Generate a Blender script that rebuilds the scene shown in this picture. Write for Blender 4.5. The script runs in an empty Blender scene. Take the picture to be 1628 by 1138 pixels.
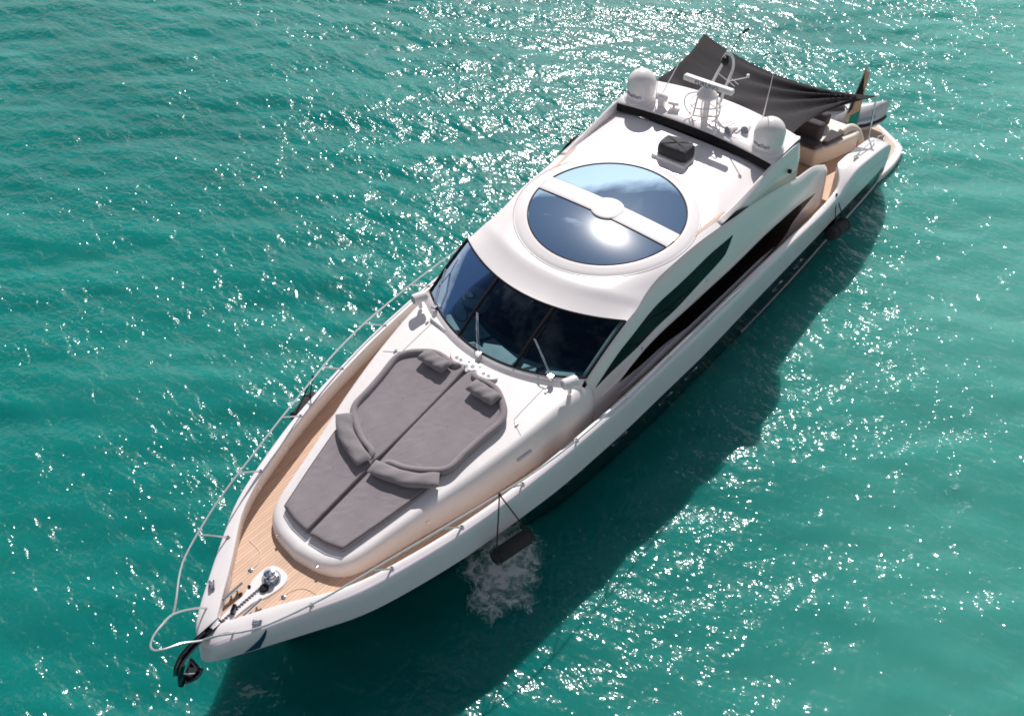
import bpy, math, random
import numpy as np
from mathutils import Matrix, Vector

# ------------------------------------------------------------------ camera, sky, sun, exposure
scene = bpy.context.scene
COL = scene.collection
cam_data = bpy.data.cameras.new("camera")
cam = bpy.data.objects.new("camera", cam_data)
COL.objects.link(cam)
cam_data.sensor_fit = 'HORIZONTAL'
cam_data.sensor_width = 36.0
cam_data.lens = 36.0 * 1528.885 / 1628.0
cam_data.clip_start = 0.1
cam_data.clip_end = 9000.0
YAW, PITCH = math.radians(-141.537), math.radians(45.791)
fw = Vector((math.cos(YAW) * math.cos(PITCH), math.sin(YAW) * math.cos(PITCH), -math.sin(PITCH)))
rt = Vector((math.sin(YAW), -math.cos(YAW), 0.0))
up = rt.cross(fw)
cam.matrix_world = Matrix(((rt.x, up.x, -fw.x, 10.3803), (rt.y, up.y, -fw.y, 9.1155), (rt.z, up.z, -fw.z, 17.9227), (0, 0, 0, 1)))
scene.camera = cam

SUN_EL, SUN_AZ = math.radians(43.8), math.radians(-148.0)      # direction towards the sun, counter-clockwise from +X
sun_dir = Vector((math.cos(SUN_EL) * math.cos(SUN_AZ), math.cos(SUN_EL) * math.sin(SUN_AZ), math.sin(SUN_EL)))
sun_data = bpy.data.lights.new("sun", 'SUN')
sun_data.energy = 4.5
sun_data.angle = math.radians(0.53)
sun_data.color = (1.0, 0.945, 0.90)
sun = bpy.data.objects.new("sun", sun_data)
sun.rotation_euler = sun_dir.to_track_quat('Z', 'Y').to_euler()
COL.objects.link(sun)

world = bpy.data.worlds.new("World")
scene.world = world
world.use_nodes = True
wt = world.node_tree
wt.nodes.clear()
def wn(t, **kw):
    n = wt.nodes.new(t)
    for k, v in kw.items(): setattr(n, k, v)
    return n
w_out = wn('ShaderNodeOutputWorld'); w_bg = wn('ShaderNodeBackground')
w_bg.inputs['Strength'].default_value = 0.058
sky = wn('ShaderNodeTexSky', sky_type='NISHITA', sun_disc=False)
sky.sun_elevation = SUN_EL
sky.sun_rotation = math.pi / 2 - SUN_AZ
sky.air_density = 1.0; sky.dust_density = 0.25; sky.ozone_density = 1.6
tc = wn('ShaderNodeTexCoord'); sep = wn('ShaderNodeSeparateXYZ')
wt.links.new(tc.outputs['Generated'], sep.inputs[0])
mp = wn('ShaderNodeMapping'); mp.inputs['Scale'].default_value = (1.0, 1.0, 2.2)
wt.links.new(tc.outputs['Generated'], mp.inputs[0])
cn = wn('ShaderNodeTexNoise'); cn.inputs['Scale'].default_value = 2.6; cn.inputs['Detail'].default_value = 9; cn.inputs['Roughness'].default_value = 0.62
wt.links.new(mp.outputs[0], cn.inputs['Vector'])
def wmath(op, a, b):
    n = wn('ShaderNodeMath', operation=op)
    for i, v in enumerate((a, b)):
        if isinstance(v, (int, float)): n.inputs[i].default_value = v
        else: wt.links.new(v, n.inputs[i])
    return n.outputs[0]
bias = wmath('MULTIPLY', wmath('SUBTRACT', 0.574, sep.outputs['Z']), 6.0)      # cloud bank low in the sky, thin wisps high up
high = wmath('MULTIPLY', wmath('MINIMUM', wmath('MAXIMUM', wmath('SUBTRACT', sep.outputs['Z'], 0.72), 0.0), 0.12), 1.45)
dens = wmath('ADD', wmath('ADD', cn.outputs['Fac'], high), wmath('MINIMUM', wmath('MAXIMUM', bias, -0.19), 0.3))
ramp = wn('ShaderNodeValToRGB')
ramp.color_ramp.elements[0].position = 0.47; ramp.color_ramp.elements[0].color = (0, 0, 0, 1)
ramp.color_ramp.elements[1].position = 0.66; ramp.color_ramp.elements[1].color = (1, 1, 1, 1)
wt.links.new(dens, ramp.inputs[0])
sd = wn('ShaderNodeVectorMath', operation='DOT_PRODUCT'); sd.inputs[1].default_value = sun_dir
wt.links.new(tc.outputs['Generated'], sd.inputs[0])
glow = wmath('ADD', wmath('MULTIPLY', wmath('POWER', wmath('MAXIMUM', sd.outputs['Value'], 0.0), 5.0), 2.9), 1.15)   # clouds are brightest towards the sun
cb = wn('ShaderNodeVectorMath', operation='SCALE'); cb.inputs[0].default_value = (8.4, 8.1, 8.2); wt.links.new(glow, cb.inputs['Scale'])
mixc = wn('ShaderNodeMixRGB'); wt.links.new(cb.outputs[0], mixc.inputs[2])
wt.links.new(wmath('MULTIPLY', ramp.outputs[0], 0.85), mixc.inputs[0]); wt.links.new(sky.outputs[0], mixc.inputs[1])
wt.links.new(mixc.outputs[0], w_bg.inputs['Color']); wt.links.new(w_bg.outputs[0], w_out.inputs[0])

scene.view_settings.view_transform = 'Standard'
scene.view_settings.look = 'None'
scene.view_settings.exposure = 0.0
scene.view_settings.gamma = 1.0
scene.render.engine = 'CYCLES'
scene.cycles.max_bounces = 8
scene.cycles.glossy_bounces = 4
scene.cycles.transparent_max_bounces = 12
scene.cycles.caustics_reflective = False
scene.cycles.caustics_refractive = False
scene.cycles.sample_clamp_indirect = 6.0
scene.cycles.use_denoising = True
scene.cycles.filter_width = 1.75

# ------------------------------------------------------------------ helpers
rnd = random.Random(4)

def pch(tab):
    """smooth monotone curve through a table of (x, value, ...) rows"""
    t = np.array(sorted(tab), float); x, y = t[:, 0], t[:, 1:]
    h = np.diff(x)[:, None]; d = np.diff(y, axis=0) / h
    m = np.zeros_like(y); m[0] = d[0]; m[-1] = d[-1]
    for i in range(1, len(x) - 1):
        w = d[i-1] * d[i] > 0
        m[i] = np.where(w, 2 * d[i-1] * d[i] / np.where(w, d[i-1] + d[i], 1), 0)
    def f(q):
        q = np.clip(np.asarray(q, float), x[0], x[-1]); i = np.clip(np.searchsorted(x, q, side='right') - 1, 0, len(x) - 2)
        H = x[i+1] - x[i]; s = ((q - x[i]) / H)[..., None]; H = H[..., None]
        r = (2*s**3 - 3*s*s + 1) * y[i] + (s**3 - 2*s*s + s) * H * m[i] + (3*s*s - 2*s**3) * y[i+1] + (s**3 - s*s) * H * m[i+1]
        return r[..., 0] if y.shape[1] == 1 else r
    return f

def resample(pts, n, closed=False):
    p = np.array(pts, float)
    if closed: p = np.vstack([p, p[:1]])
    L = np.r_[0, np.cumsum(np.linalg.norm(np.diff(p, axis=0), axis=1))]
    t = np.linspace(0, L[-1], n + 1)[:-1] if closed else np.linspace(0, L[-1], n)
    return np.stack([np.interp(t, L, p[:, k]) for k in range(p.shape[1])], 1)

def spline(pts, n, closed=False):
    """Catmull-Rom through the points"""
    p = np.array(pts, float); m = len(p)
    q = np.vstack([p[-1:], p, p[:2]]) if closed else np.vstack([2*p[0]-p[1], p, 2*p[-1]-p[-2]])
    segs = m if closed else m - 1; out = []
    for i in range(segs):
        a, b, c, d = q[i], q[i+1], q[i+2], q[i+3]
        for s in np.linspace(0, 1, 12, endpoint=False):
            out.append(.5 * (2*b + (c-a)*s + (2*a-5*b+4*c-d)*s*s + (3*b-a-3*c+d)*s**3))
    if not closed: out.append(p[-1])
    return resample(out, n, closed)

class MB:
    def __init__(self): self.v = []; self.f = []; self.mi = []; self.cur = 0
    def _add(self, vs, fs):
        o = len(self.v); self.v.extend([tuple(map(float, q)) for q in vs])
        for f in fs: self.f.append([o + i for i in f]); self.mi.append(self.cur)
        return self
    def grid(self, P, cu=False, cv=False, flip=False):
        P = np.asarray(P, float); n, m = P.shape[:2]; fs = []
        for i in range(n if cu else n - 1):
            for j in range(m if cv else m - 1):
                q = [i*m + j, ((i+1) % n)*m + j, ((i+1) % n)*m + (j+1) % m, i*m + (j+1) % m]
                fs.append(q[::-1] if flip else q)
        return self._add(P.reshape(-1, 3), fs)
    def box(self, c, s, rz=0.0):
        x, y, z = [k / 2 for k in s]; vs = []
        for dx, dy, dz in ((-x,-y,-z),(x,-y,-z),(x,y,-z),(-x,y,-z),(-x,-y,z),(x,-y,z),(x,y,z),(-x,y,z)):
            vs.append((c[0] + dx*math.cos(rz) - dy*math.sin(rz), c[1] + dx*math.sin(rz) + dy*math.cos(rz), c[2] + dz))
        return self._add(vs, [(0,3,2,1),(4,5,6,7),(0,1,5,4),(1,2,6,5),(2,3,7,6),(3,0,4,7)])
    def tube(self, path, r, n=8, closed=False, caps=True):
        p = np.array(path, float); k = len(p); rr = np.broadcast_to(np.asarray(r, float), (k,))
        T = np.gradient(p, axis=0) if not closed else (np.roll(p, -1, 0) - np.roll(p, 1, 0))
        T /= np.linalg.norm(T, axis=1)[:, None] + 1e-12
        ref = np.array([0, 0, 1.]) if abs(T[0][2]) < .9 else np.array([1., 0, 0])
        N = np.cross(T[0], ref); N /= np.linalg.norm(N); rows = []
        for i in range(k):
            N = N - T[i] * N.dot(T[i]); N /= np.linalg.norm(N) + 1e-12; B = np.cross(T[i], N)
            rows.append([p[i] + rr[i] * (math.cos(a) * N + math.sin(a) * B) for a in np.linspace(0, 2*math.pi, n, endpoint=False)])
        o = len(self.v); self.grid(np.array(rows), cu=closed, cv=True)
        if caps and not closed:
            self.f.append([o + j for j in range(n)]); self.mi.append(self.cur)
            self.f.append([o + (k-1)*n + j for j in range(n)][::-1]); self.mi.append(self.cur)
        return self
    def prism(self, outline, z0, z1):
        """outline: (x, y) loop; z0, z1 numbers or functions of (x, y)"""
        n = len(outline); g = lambda z, x, y: z(x, y) if callable(z) else z
        a = [(x, y, g(z0, x, y)) for x, y in outline]; b = [(x, y, g(z1, x, y)) for x, y in outline]
        return self._add(a + b, [list(range(n))[::-1], list(range(n, 2*n))] + [[i, (i+1) % n, n + (i+1) % n, n + i] for i in range(n)])
    def lathe(self, prof, c=(0, 0, 0), n=24, axis=None):
        rows = [[(r*math.cos(a), r*math.sin(a), z) for a in np.linspace(0, 2*math.pi, n, endpoint=False)] for r, z in prof]
        P = np.array(rows)
        if axis is not None:
            R = np.array(Vector(axis).to_track_quat('Z', 'Y').to_matrix()); P = P @ R.T
        return self.grid(P + np.array(c, float), cv=True)
    def build(self, name, mat, parent=None, smooth=True, bevel=0.0, seg=2, solid=0.0, angle=38):
        off = np.array(world_loc(parent))
        me = bpy.data.meshes.new(name)
        me.from_pydata([tuple(np.array(q) - off) for q in self.v], [], self.f)
        mats = mat if isinstance(mat, (list, tuple)) else [mat]
        for m in mats: me.materials.append(m)
        me.polygons.foreach_set('material_index', self.mi)
        me.polygons.foreach_set('use_smooth', [smooth] * len(me.polygons))
        if smooth: me.set_sharp_from_angle(angle=math.radians(angle))
        me.update()
        o = bpy.data.objects.new(name, me); COL.objects.link(o)
        if parent is not None: o.parent = parent
        if solid:
            md = o.modifiers.new('thickness', 'SOLIDIFY'); md.thickness = solid; md.offset = -1
        if bevel:
            md = o.modifiers.new('edge', 'BEVEL'); md.width = bevel; md.segments = seg; md.limit_method = 'ANGLE'; md.angle_limit = math.radians(35)
            me.polygons.foreach_set('use_smooth', [True] * len(me.polygons)); me.set_sharp_from_angle(angle=math.radians(60))
        return o

def world_loc(o):
    l = Vector((0, 0, 0))
    while o is not None: l += o.location; o = o.parent
    return l
def tag(o, label, cat, group=None, kind=None):
    o['label'] = label; o['category'] = cat
    if group: o['group'] = group
    if kind: o['kind'] = kind
    return o
def thing(name, label, cat, loc=(0, 0, 0), group=None):
    o = bpy.data.objects.new(name, None); COL.objects.link(o); o.location = loc; o.empty_display_size = .2
    return tag(o, label, cat, group)
def text_mb(s, size, place, depth=0.004):
    """letters as real thin geometry; place maps (x, y, z) of the flat text to the scene"""
    cu = bpy.data.curves.new('lettering', 'FONT'); cu.body = s; cu.size = size; cu.align_x = 'CENTER'; cu.extrude = depth / 2; cu.resolution_u = 2
    o = bpy.data.objects.new('lettering', cu); COL.objects.link(o)
    dg = bpy.context.evaluated_depsgraph_get(); me = bpy.data.meshes.new_from_object(o.evaluated_get(dg))
    mb = MB(); mb._add([place(*v.co) for v in me.vertices], [list(p.vertices) for p in me.polygons])
    bpy.data.objects.remove(o); bpy.data.curves.remove(cu); bpy.data.meshes.remove(me)
    return mb

# ------------------------------------------------------------------ materials
def new_mat(name):
    m = bpy.data.materials.new(name); m.use_nodes = True; nt = m.node_tree
    return m, nt, nt.nodes['Principled BSDF']
def add_noise(nt, scale, detail=4, rough=.55, stretch=None):
    co = nt.nodes.new('ShaderNodeTexCoord'); n = nt.nodes.new('ShaderNodeTexNoise')
    n.inputs['Scale'].default_value = scale; n.inputs['Detail'].default_value = detail; n.inputs['Roughness'].default_value = rough
    if stretch:
        mpn = nt.nodes.new('ShaderNodeMapping'); mpn.inputs['Scale'].default_value = stretch
        nt.links.new(co.outputs['Object'], mpn.inputs[0]); nt.links.new(mpn.outputs[0], n.inputs['Vector'])
    else: nt.links.new(co.outputs['Object'], n.inputs['Vector'])
    return n
def ramp_node(nt, fac, stops):
    r = nt.nodes.new('ShaderNodeValToRGB'); e = r.color_ramp.elements
    while len(e) < len(stops): e.new(.5)
    for q, (p, c) in zip(e, stops): q.position = p; q.color = (*c, 1) if len(c) == 3 else c
    nt.links.new(fac, r.inputs[0]); return r
def simple(name, col, rough=.5, metal=0.0, var=.06, nscale=6.0, bump=0.0, bscale=60.0, coat=0.0, spec=.5, stretch=None):
    m, nt, b = new_mat(name)
    n = add_noise(nt, nscale, stretch=stretch)
    r = ramp_node(nt, n.outputs['Fac'], [(.3, [c*(1-var) for c in col]), (.7, [min(1, c*(1+var)) for c in col])])
    nt.links.new(r.outputs[0], b.inputs['Base Color'])
    b.inputs['Roughness'].default_value = rough; b.inputs['Metallic'].default_value = metal
    b.inputs['Coat Weight'].default_value = coat; b.inputs['Coat Roughness'].default_value = .05; b.inputs['Specular IOR Level'].default_value = spec
    if bump:
        n2 = add_noise(nt, bscale, 3, stretch=stretch); bp = nt.nodes.new('ShaderNodeBump'); bp.inputs['Strength'].default_value = bump; bp.inputs['Distance'].default_value = .01
        nt.links.new(n2.outputs['Fac'], bp.inputs['Height']); nt.links.new(bp.outputs[0], b.inputs['Normal'])
    return m
M = {}
M['gel'] = simple('white_gelcoat', (.815, .775, .775), .25, var=.02, nscale=1.2, coat=.2)
M['hull_white'] = simple('white_hull_gelcoat', (.80, .735, .785), .25, var=.02, nscale=1.2, coat=.2)
M['gel_matt'] = simple('white_nonslip_gelcoat', (.80, .765, .76), .5, var=.03, nscale=2.5, bump=.15, bscale=220)
M['bulwark'] = simple('bounce_tinted_bulwark_gelcoat', (.80, .735, .68), .4, var=.03, nscale=2)  # cream tint stands in for warm light bounced off the teak
M['gel_old'] = simple('cream_moulding', (.72, .66, .58), .4, var=.04, nscale=3)
M['hull_black'] = simple('black_hull_paint', (.006, .007, .009), .10, var=.1, nscale=1, spec=.3)
M['stripe'] = simple('white_boot_stripe', (.7, .72, .72), .3)
M['chrome'] = simple('polished_steel', (.75, .75, .76), .12, 1.0, var=.04, nscale=20)
M['rail'] = simple('satin_steel_rail', (.72, .71, .73), .28, .85, var=.04, nscale=20)
M['dark_steel'] = simple('dark_polished_steel', (.09, .09, .10), .1, 1.0, var=.1, nscale=5)
M['rubber'] = simple('black_rubber', (.012, .012, .014), .5, var=.15, nscale=12, bump=.1)
M['black'] = simple('matt_black_trim', (.008, .008, .010), .5, var=.1, spec=.2)
M['rope'] = simple('black_rope', (.015, .014, .015), .8, var=.2, nscale=60)
M['canvas_cover'] = simple('dark_canvas_cover', (.035, .035, .042), .75, var=.12, nscale=8, bump=.5, bscale=26)
M['fender'] = simple('fender_cover_cloth', (.022, .020, .024), .85, var=.25, nscale=5, bump=.4, bscale=30)
M['blue'] = simple('navy_marking', (.012, .045, .12), .35, var=.08)
M['letter'] = simple('lettering_blue', (.02, .07, .22), .4, var=.05)
M['bluegrey'] = simple('bluegrey_plastic', (.22, .30, .42), .35, var=.08)
M['lightgrey'] = simple('light_grey_gelcoat', (.52, .54, .58), .28, var=.05, coat=.2)
M['glassgrey'] = simple('grey_lamp_lens', (.28, .31, .37), .12, var=.1, coat=.5)
M['brass'] = simple('brown_shadow_slot', (.10, .055, .03), .6)
M['gold'] = simple('flag_gold_cloth', (.60, .42, .26), .8, var=.08)
M['green'] = simple('flag_green_cloth', (.005, .27, .20), .8, var=.08)
M['flagblack'] = simple('flag_black_cloth', (.015, .014, .017), .8, var=.1)
M['dash'] = simple('pale_dashboard_cover', (.78, .80, .77), .7, var=.06, nscale=3, bump=.2)
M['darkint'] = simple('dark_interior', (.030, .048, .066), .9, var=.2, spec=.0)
M['seat'] = simple('helm_seat_leather', (.16, .22, .24), .5, var=.15, nscale=4)

def fabric(name, col, wr=.5, sc=3.0, stretch=(1, 1, 1)):
    m, nt, b = new_mat(name)
    n = add_noise(nt, 2.2, 5); fine = add_noise(nt, 260, 2)
    r = ramp_node(nt, n.outputs['Fac'], [(.25, [c*.90 for c in col]), (.75, [c*1.08 for c in col])])
    nt.links.new(r.outputs[0], b.inputs['Base Color'])
    b.inputs['Roughness'].default_value = .9; b.inputs['Specular IOR Level'].default_value = .2
    b.inputs['Sheen Weight'].default_value = .15
    wrk = add_noise(nt, sc, 3, .5, stretch); wrk.inputs['Distortion'].default_value = .8
    bp = nt.nodes.new('ShaderNodeBump'); bp.inputs['Strength'].default_value = wr; bp.inputs['Distance'].default_value = .05
    bp2 = nt.nodes.new('ShaderNodeBump'); bp2.inputs['Strength'].default_value = .12; bp2.inputs['Distance'].default_value = .004
    nt.links.new(wrk.outputs['Fac'], bp.inputs['Height']); nt.links.new(fine.outputs['Fac'], bp2.inputs['Height'])
    nt.links.new(bp.outputs[0], bp2.inputs['Normal']); nt.links.new(bp2.outputs[0], b.inputs['Normal'])
    return m
M['pad'] = fabric('grey_sunpad_cloth', (.262, .236, .250), .34, 2.4, (1.0, 1.7, 1))
M['pillow'] = fabric('grey_pillow_cloth', (.235, .215, .225), .22, 6.0)
M['dark_pad'] = fabric('charcoal_cushion_cloth', (.085, .075, .085), .3, 4.0)
M['awning'] = fabric('black_awning_mesh', (.016, .013, .017), .35, 2.2, (1.0, .35, 1))

def teak_mat(name, col, period=.062):
    m, nt, b = new_mat(name)
    co = nt.nodes.new('ShaderNodeTexCoord'); sp = nt.nodes.new('ShaderNodeSeparateXYZ'); nt.links.new(co.outputs['Object'], sp.inputs[0])
    def mt(op, a, v=None):
        n = nt.nodes.new('ShaderNodeMath'); n.operation = op
        nt.links.new(a, n.inputs[0])
        if v is not None:
            if isinstance(v, (int, float)): n.inputs[1].default_value = v
            else: nt.links.new(v, n.inputs[1])
        return n.outputs[0]
    q = mt('DIVIDE', sp.outputs['Y'], period); fr = mt('FRACT', q); caulk = mt('LESS_THAN', fr, .13)
    fl = mt('FLOOR', q); wno = nt.nodes.new('ShaderNodeTexWhiteNoise'); wno.noise_dimensions = '1D'; nt.links.new(fl, wno.inputs['W'])
    gr = add_noise(nt, 3.0, 6, .6, (1.2, 22, 1)); big = add_noise(nt, .9, 3)
    r = ramp_node(nt, gr.outputs['Fac'], [(.25, [c*.86 for c in col]), (.75, [min(1, c*1.10) for c in col])])
    mul = nt.nodes.new('ShaderNodeMixRGB'); mul.blend_type = 'MULTIPLY'; mul.inputs[0].default_value = 1
    vr = ramp_node(nt, wno.outputs['Value'], [(0, (.90, .90, .90)), (1, (1.06, 1.05, 1.04))])
    nt.links.new(r.outputs[0], mul.inputs[1]); nt.links.new(vr.outputs[0], mul.inputs[2])
    mul2 = nt.nodes.new('ShaderNodeMixRGB'); mul2.blend_type = 'MULTIPLY'; mul2.inputs[0].default_value = 1
    br = ramp_node(nt, big.outputs['Fac'], [(.3, (.93, .93, .93)), (.7, (1.05, 1.05, 1.05))])
    nt.links.new(mul.outputs[0], mul2.inputs[1]); nt.links.new(br.outputs[0], mul2.inputs[2])
    mx = nt.nodes.new('ShaderNodeMixRGB'); mx.inputs[2].default_value = (col[0]*.42, col[1]*.38, col[2]*.36, 1)
    nt.links.new(mt('MULTIPLY', caulk, .85), mx.inputs[0]); nt.links.new(mul2.outputs[0], mx.inputs[1])
    nt.links.new(mx.outputs[0], b.inputs['Base Color']); b.inputs['Roughness'].default_value = .65
    return m
M['teak'] = teak_mat('bleached_teak_planks', (.67, .455, .325))
M['teak_pale'] = teak_mat('pale_teak_platform', (.72, .53, .42))

def glass_mat(name, tint, spec_ior, refl_tint=(1, 1, 1), haze=0.0, haze_rough=.3):
    """window pane: tinted see-through glass with a clear reflection (and, with haze, a soft one)"""
    m = bpy.data.materials.new(name); m.use_nodes = True; nt = m.node_tree; nt.nodes.clear()
    out = nt.nodes.new('ShaderNodeOutputMaterial'); tr = nt.nodes.new('ShaderNodeBsdfTransparent'); gl = nt.nodes.new('ShaderNodeBsdfGlossy')
    fr = nt.nodes.new('ShaderNodeFresnel'); fr.inputs['IOR'].default_value = spec_ior
    n = add_noise(nt, .8, 3); r = ramp_node(nt, n.outputs['Fac'], [(.3, [t*.85 for t in tint]), (.7, [t*1.1 for t in tint])])
    nt.links.new(r.outputs[0], tr.inputs['Color'])
    gl.inputs['Roughness'].default_value = .012; gl.inputs['Color'].default_value = (*refl_tint, 1)
    mix = nt.nodes.new('ShaderNodeMixShader'); nt.links.new(fr.outputs[0], mix.inputs[0]); nt.links.new(tr.outputs[0], mix.inputs[1])
    if haze:  # soft second reflection imitates the sun's bloom around its glint
        g2 = nt.nodes.new('ShaderNodeBsdfGlossy'); g2.inputs['Roughness'].default_value = haze_rough; mh = nt.nodes.new('ShaderNodeMixShader'); mh.inputs[0].default_value = haze
        nt.links.new(gl.outputs[0], mh.inputs[1]); nt.links.new(g2.outputs[0], mh.inputs[2]); nt.links.new(mh.outputs[0], mix.inputs[2])
    else: nt.links.new(gl.outputs[0], mix.inputs[2])
    nt.links.new(mix.outputs[0], out.inputs[0]); return m
M['windscreen'] = glass_mat('tinted_windscreen_glass', (.45, .60, .64), 1.52, (.48, .64, .84))
M['sideglass'] = glass_mat('dark_side_glass', (.03, .04, .04), 1.36, (.5, .5, .55))
M['roofglass'] = glass_mat('blue_mirror_roof_glass', (.10, .16, .25), 14.0, (.56, .80, 1.0), haze=.012, haze_rough=.16)

# ------------------------------------------------------------------ water
SEA = 0.72                                                 # mean water level
W_DIR = math.radians(-141)
def wave_set():
    r = random.Random(11); out = []
    for lam, amp, n in ((7.0, .030, 3), (3.6, .022, 5), (2.0, .014, 7), (1.15, .0075, 9), (.7, .0036, 9)):
        for _ in range(n):
            l = lam * r.uniform(.75, 1.3); a = W_DIR + r.gauss(0, .45); k = 2 * math.pi / l
            out.append((k*math.cos(a), k*math.sin(a), amp * r.uniform(.6, 1.2), r.uniform(0, 6.28)))
    return out
WAVES = wave_set()
def wave_z(x, y):
    x = np.asarray(x, float); y = np.asarray(y, float)
    z = sum(a * np.sin(kx*x + ky*y + p) for kx, ky, a, p in WAVES)
    lee = .8 + .2 / (1 + np.exp((y - 2.5) / 1.2))                    # calmer in the lee on the port side
    far = np.clip(1.25 - np.hypot(x + 8, y + 3) / 75, 0, 1)
    return SEA + z * lee * far * .6
def water_mat():
    m, nt, b = new_mat('teal_sea_water')
    co = nt.nodes.new('ShaderNodeTexCoord')
    big = add_noise(nt, .07, 4, .55); med = add_noise(nt, .35, 5, .6)
    sp = nt.nodes.new('ShaderNodeSeparateXYZ'); nt.links.new(co.outputs['Object'], sp.inputs[0])
    def mt(op, a, v):
        n = nt.nodes.new('ShaderNodeMath'); n.operation = op
        for i, q in enumerate((a, v)):
            if isinstance(q, (int, float)): n.inputs[i].default_value = q
            else: nt.links.new(q, n.inputs[i])
        return n.outputs[0]
    # base colour grows paler towards the port side of the boat
    side = nt.nodes.new('ShaderNodeMapRange'); side.interpolation_type = 'SMOOTHSTEP'
    side.inputs['From Min'].default_value = 0; side.inputs['From Max'].default_value = 11
    nt.links.new(mt('SUBTRACT', sp.outputs['Y'], mt('MULTIPLY', sp.outputs['X'], .22)), side.inputs['Value'])
    f = mt('ADD', mt('MULTIPLY', side.outputs[0], .58), mt('ADD', mt('MULTIPLY', mt('SUBTRACT', big.outputs['Fac'], .5), .9), mt('MULTIPLY', mt('SUBTRACT', med.outputs['Fac'], .5), .28)))
    f = mt('ADD', f, .3)
    r = ramp_node(nt, f, [(.0, (.002, .116, .106)), (.35, (.003, .178, .158)), (.7, (.028, .240, .205)), (1.0, (.072, .305, .262))])
    nt.links.new(r.outputs[0], b.inputs['Base Color'])
    # light scatters inside the water body; the rippled surface only mirrors
    b.inputs['Roughness'].default_value = 1; b.inputs['Specular IOR Level'].default_value = 0
    b.inputs['Subsurface Weight'].default_value = 1.0; b.inputs['Subsurface Radius'].default_value = (.4, 1.0, .95); b.inputs['Subsurface Scale'].default_value = 1.4
    # ripples
    def rip(scale, st, det, rot):
        mpn = nt.nodes.new('ShaderNodeMapping'); mpn.inputs['Scale'].default_value = st; mpn.inputs['Rotation'].default_value = (0, 0, rot)
        nt.links.new(co.outputs['Object'], mpn.inputs[0])
        n = nt.nodes.new('ShaderNodeTexNoise'); n.inputs['Scale'].default_value = scale; n.inputs['Detail'].default_value = det; n.inputs['Roughness'].default_value = .5
        nt.links.new(mpn.outputs[0], n.inputs['Vector']); return n.outputs['Fac']
    a = rip(1.3, (1.0, .5, 1), 2, -W_DIR); c = rip(3.4, (1.0, .6, 1), 2, -W_DIR + .5); d = rip(8.5, (1, .8, 1), 1, -W_DIR - .4)
    b1 = nt.nodes.new('ShaderNodeBump'); b1.inputs['Strength'].default_value = 1; b1.inputs['Distance'].default_value = .14
    b2 = nt.nodes.new('ShaderNodeBump'); b2.inputs['Strength'].default_value = 1; b2.inputs['Distance'].default_value = .105
    b3 = nt.nodes.new('ShaderNodeBump'); b3.inputs['Strength'].default_value = 1; b3.inputs['Distance'].default_value = .036
    gust = add_noise(nt, .33, 3, .6, (1.0, .7, 1)); gm = nt.nodes.new('ShaderNodeMapRange')       # cat's paws: rougher and smoother patches
    gm.inputs['From Min'].default_value = .32; gm.inputs['From Max'].default_value = .68; gm.inputs['To Min'].default_value = .42; gm.inputs['To Max'].default_value = 1.2
    nt.links.new(gust.outputs['Fac'], gm.inputs['Value'])
    for q in (b2, b3): nt.links.new(gm.outputs[0], q.inputs['Strength'])
    for q, h in ((b1, a), (b2, c), (b3, d)): nt.links.new(h, q.inputs['Height'])
    nt.links.new(b1.outputs[0], b2.inputs['Normal']); nt.links.new(b2.outputs[0], b3.inputs['Normal']); 
    gl = nt.nodes.new('ShaderNodeBsdfGlossy'); gl.inputs['Roughness'].default_value = .12; nt.links.new(b3.outputs[0], gl.inputs['Normal'])
    g2 = nt.nodes.new('ShaderNodeBsdfGlossy'); g2.inputs['Roughness'].default_value = .32; nt.links.new(b2.outputs[0], g2.inputs['Normal'])     # capillary ripples too small to see
    mg = nt.nodes.new('ShaderNodeMixShader'); mg.inputs[0].default_value = .22; nt.links.new(gl.outputs[0], mg.inputs[1]); nt.links.new(g2.outputs[0], mg.inputs[2])
    fr = nt.nodes.new('ShaderNodeFresnel'); fr.inputs['IOR'].default_value = 1.34; nt.links.new(b3.outputs[0], fr.inputs['Normal'])
    mx = nt.nodes.new('ShaderNodeMixShader'); nt.links.new(fr.outputs[0], mx.inputs[0]); nt.links.new(b.outputs[0], mx.inputs[1]); nt.links.new(mg.outputs[0], mx.inputs[2])
    nt.links.new(mx.outputs[0], nt.nodes['Material Output'].inputs['Surface'])
    return m
M['water'] = water_mat()
def build_water():
    xs = np.r_[-4000, -900, -250, -90, np.arange(-48, 18.01, .16), 60, 250, 900, 4000]
    ys = np.r_[-4000, -900, -250, -90, np.arange(-46, 22.01, .16), 60, 250, 900, 4000]
    X, Y = np.meshgrid(xs, ys, indexing='ij'); Z = wave_z(X, Y)
    n, m = X.shape; co = np.stack([X, Y, Z], -1).reshape(-1, 3)
    me = bpy.data.meshes.new('water'); me.vertices.add(n*m); me.vertices.foreach_set('co', co.ravel())
    i, j = np.meshgrid(np.arange(n-1), np.arange(m-1), indexing='ij'); i = i.ravel(); j = j.ravel()
    q = np.stack([i*m+j, (i+1)*m+j, (i+1)*m+j+1, i*m+j+1], 1)
    me.loops.add(q.size); me.loops.foreach_set('vertex_index', q.ravel())
    me.polygons.add(len(q)); me.polygons.foreach_set('loop_start', np.arange(0, q.size, 4)); me.polygons.foreach_set('use_smooth', np.ones(len(q), bool))
    me.update(calc_edges=True); me.validate(); me.materials.append(M['water'])
    o = bpy.data.objects.new('water', me); COL.objects.link(o); o['kind'] = 'structure'; o['label'] = 'rippled teal sea water sparkling in the sun'
build_water()

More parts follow.
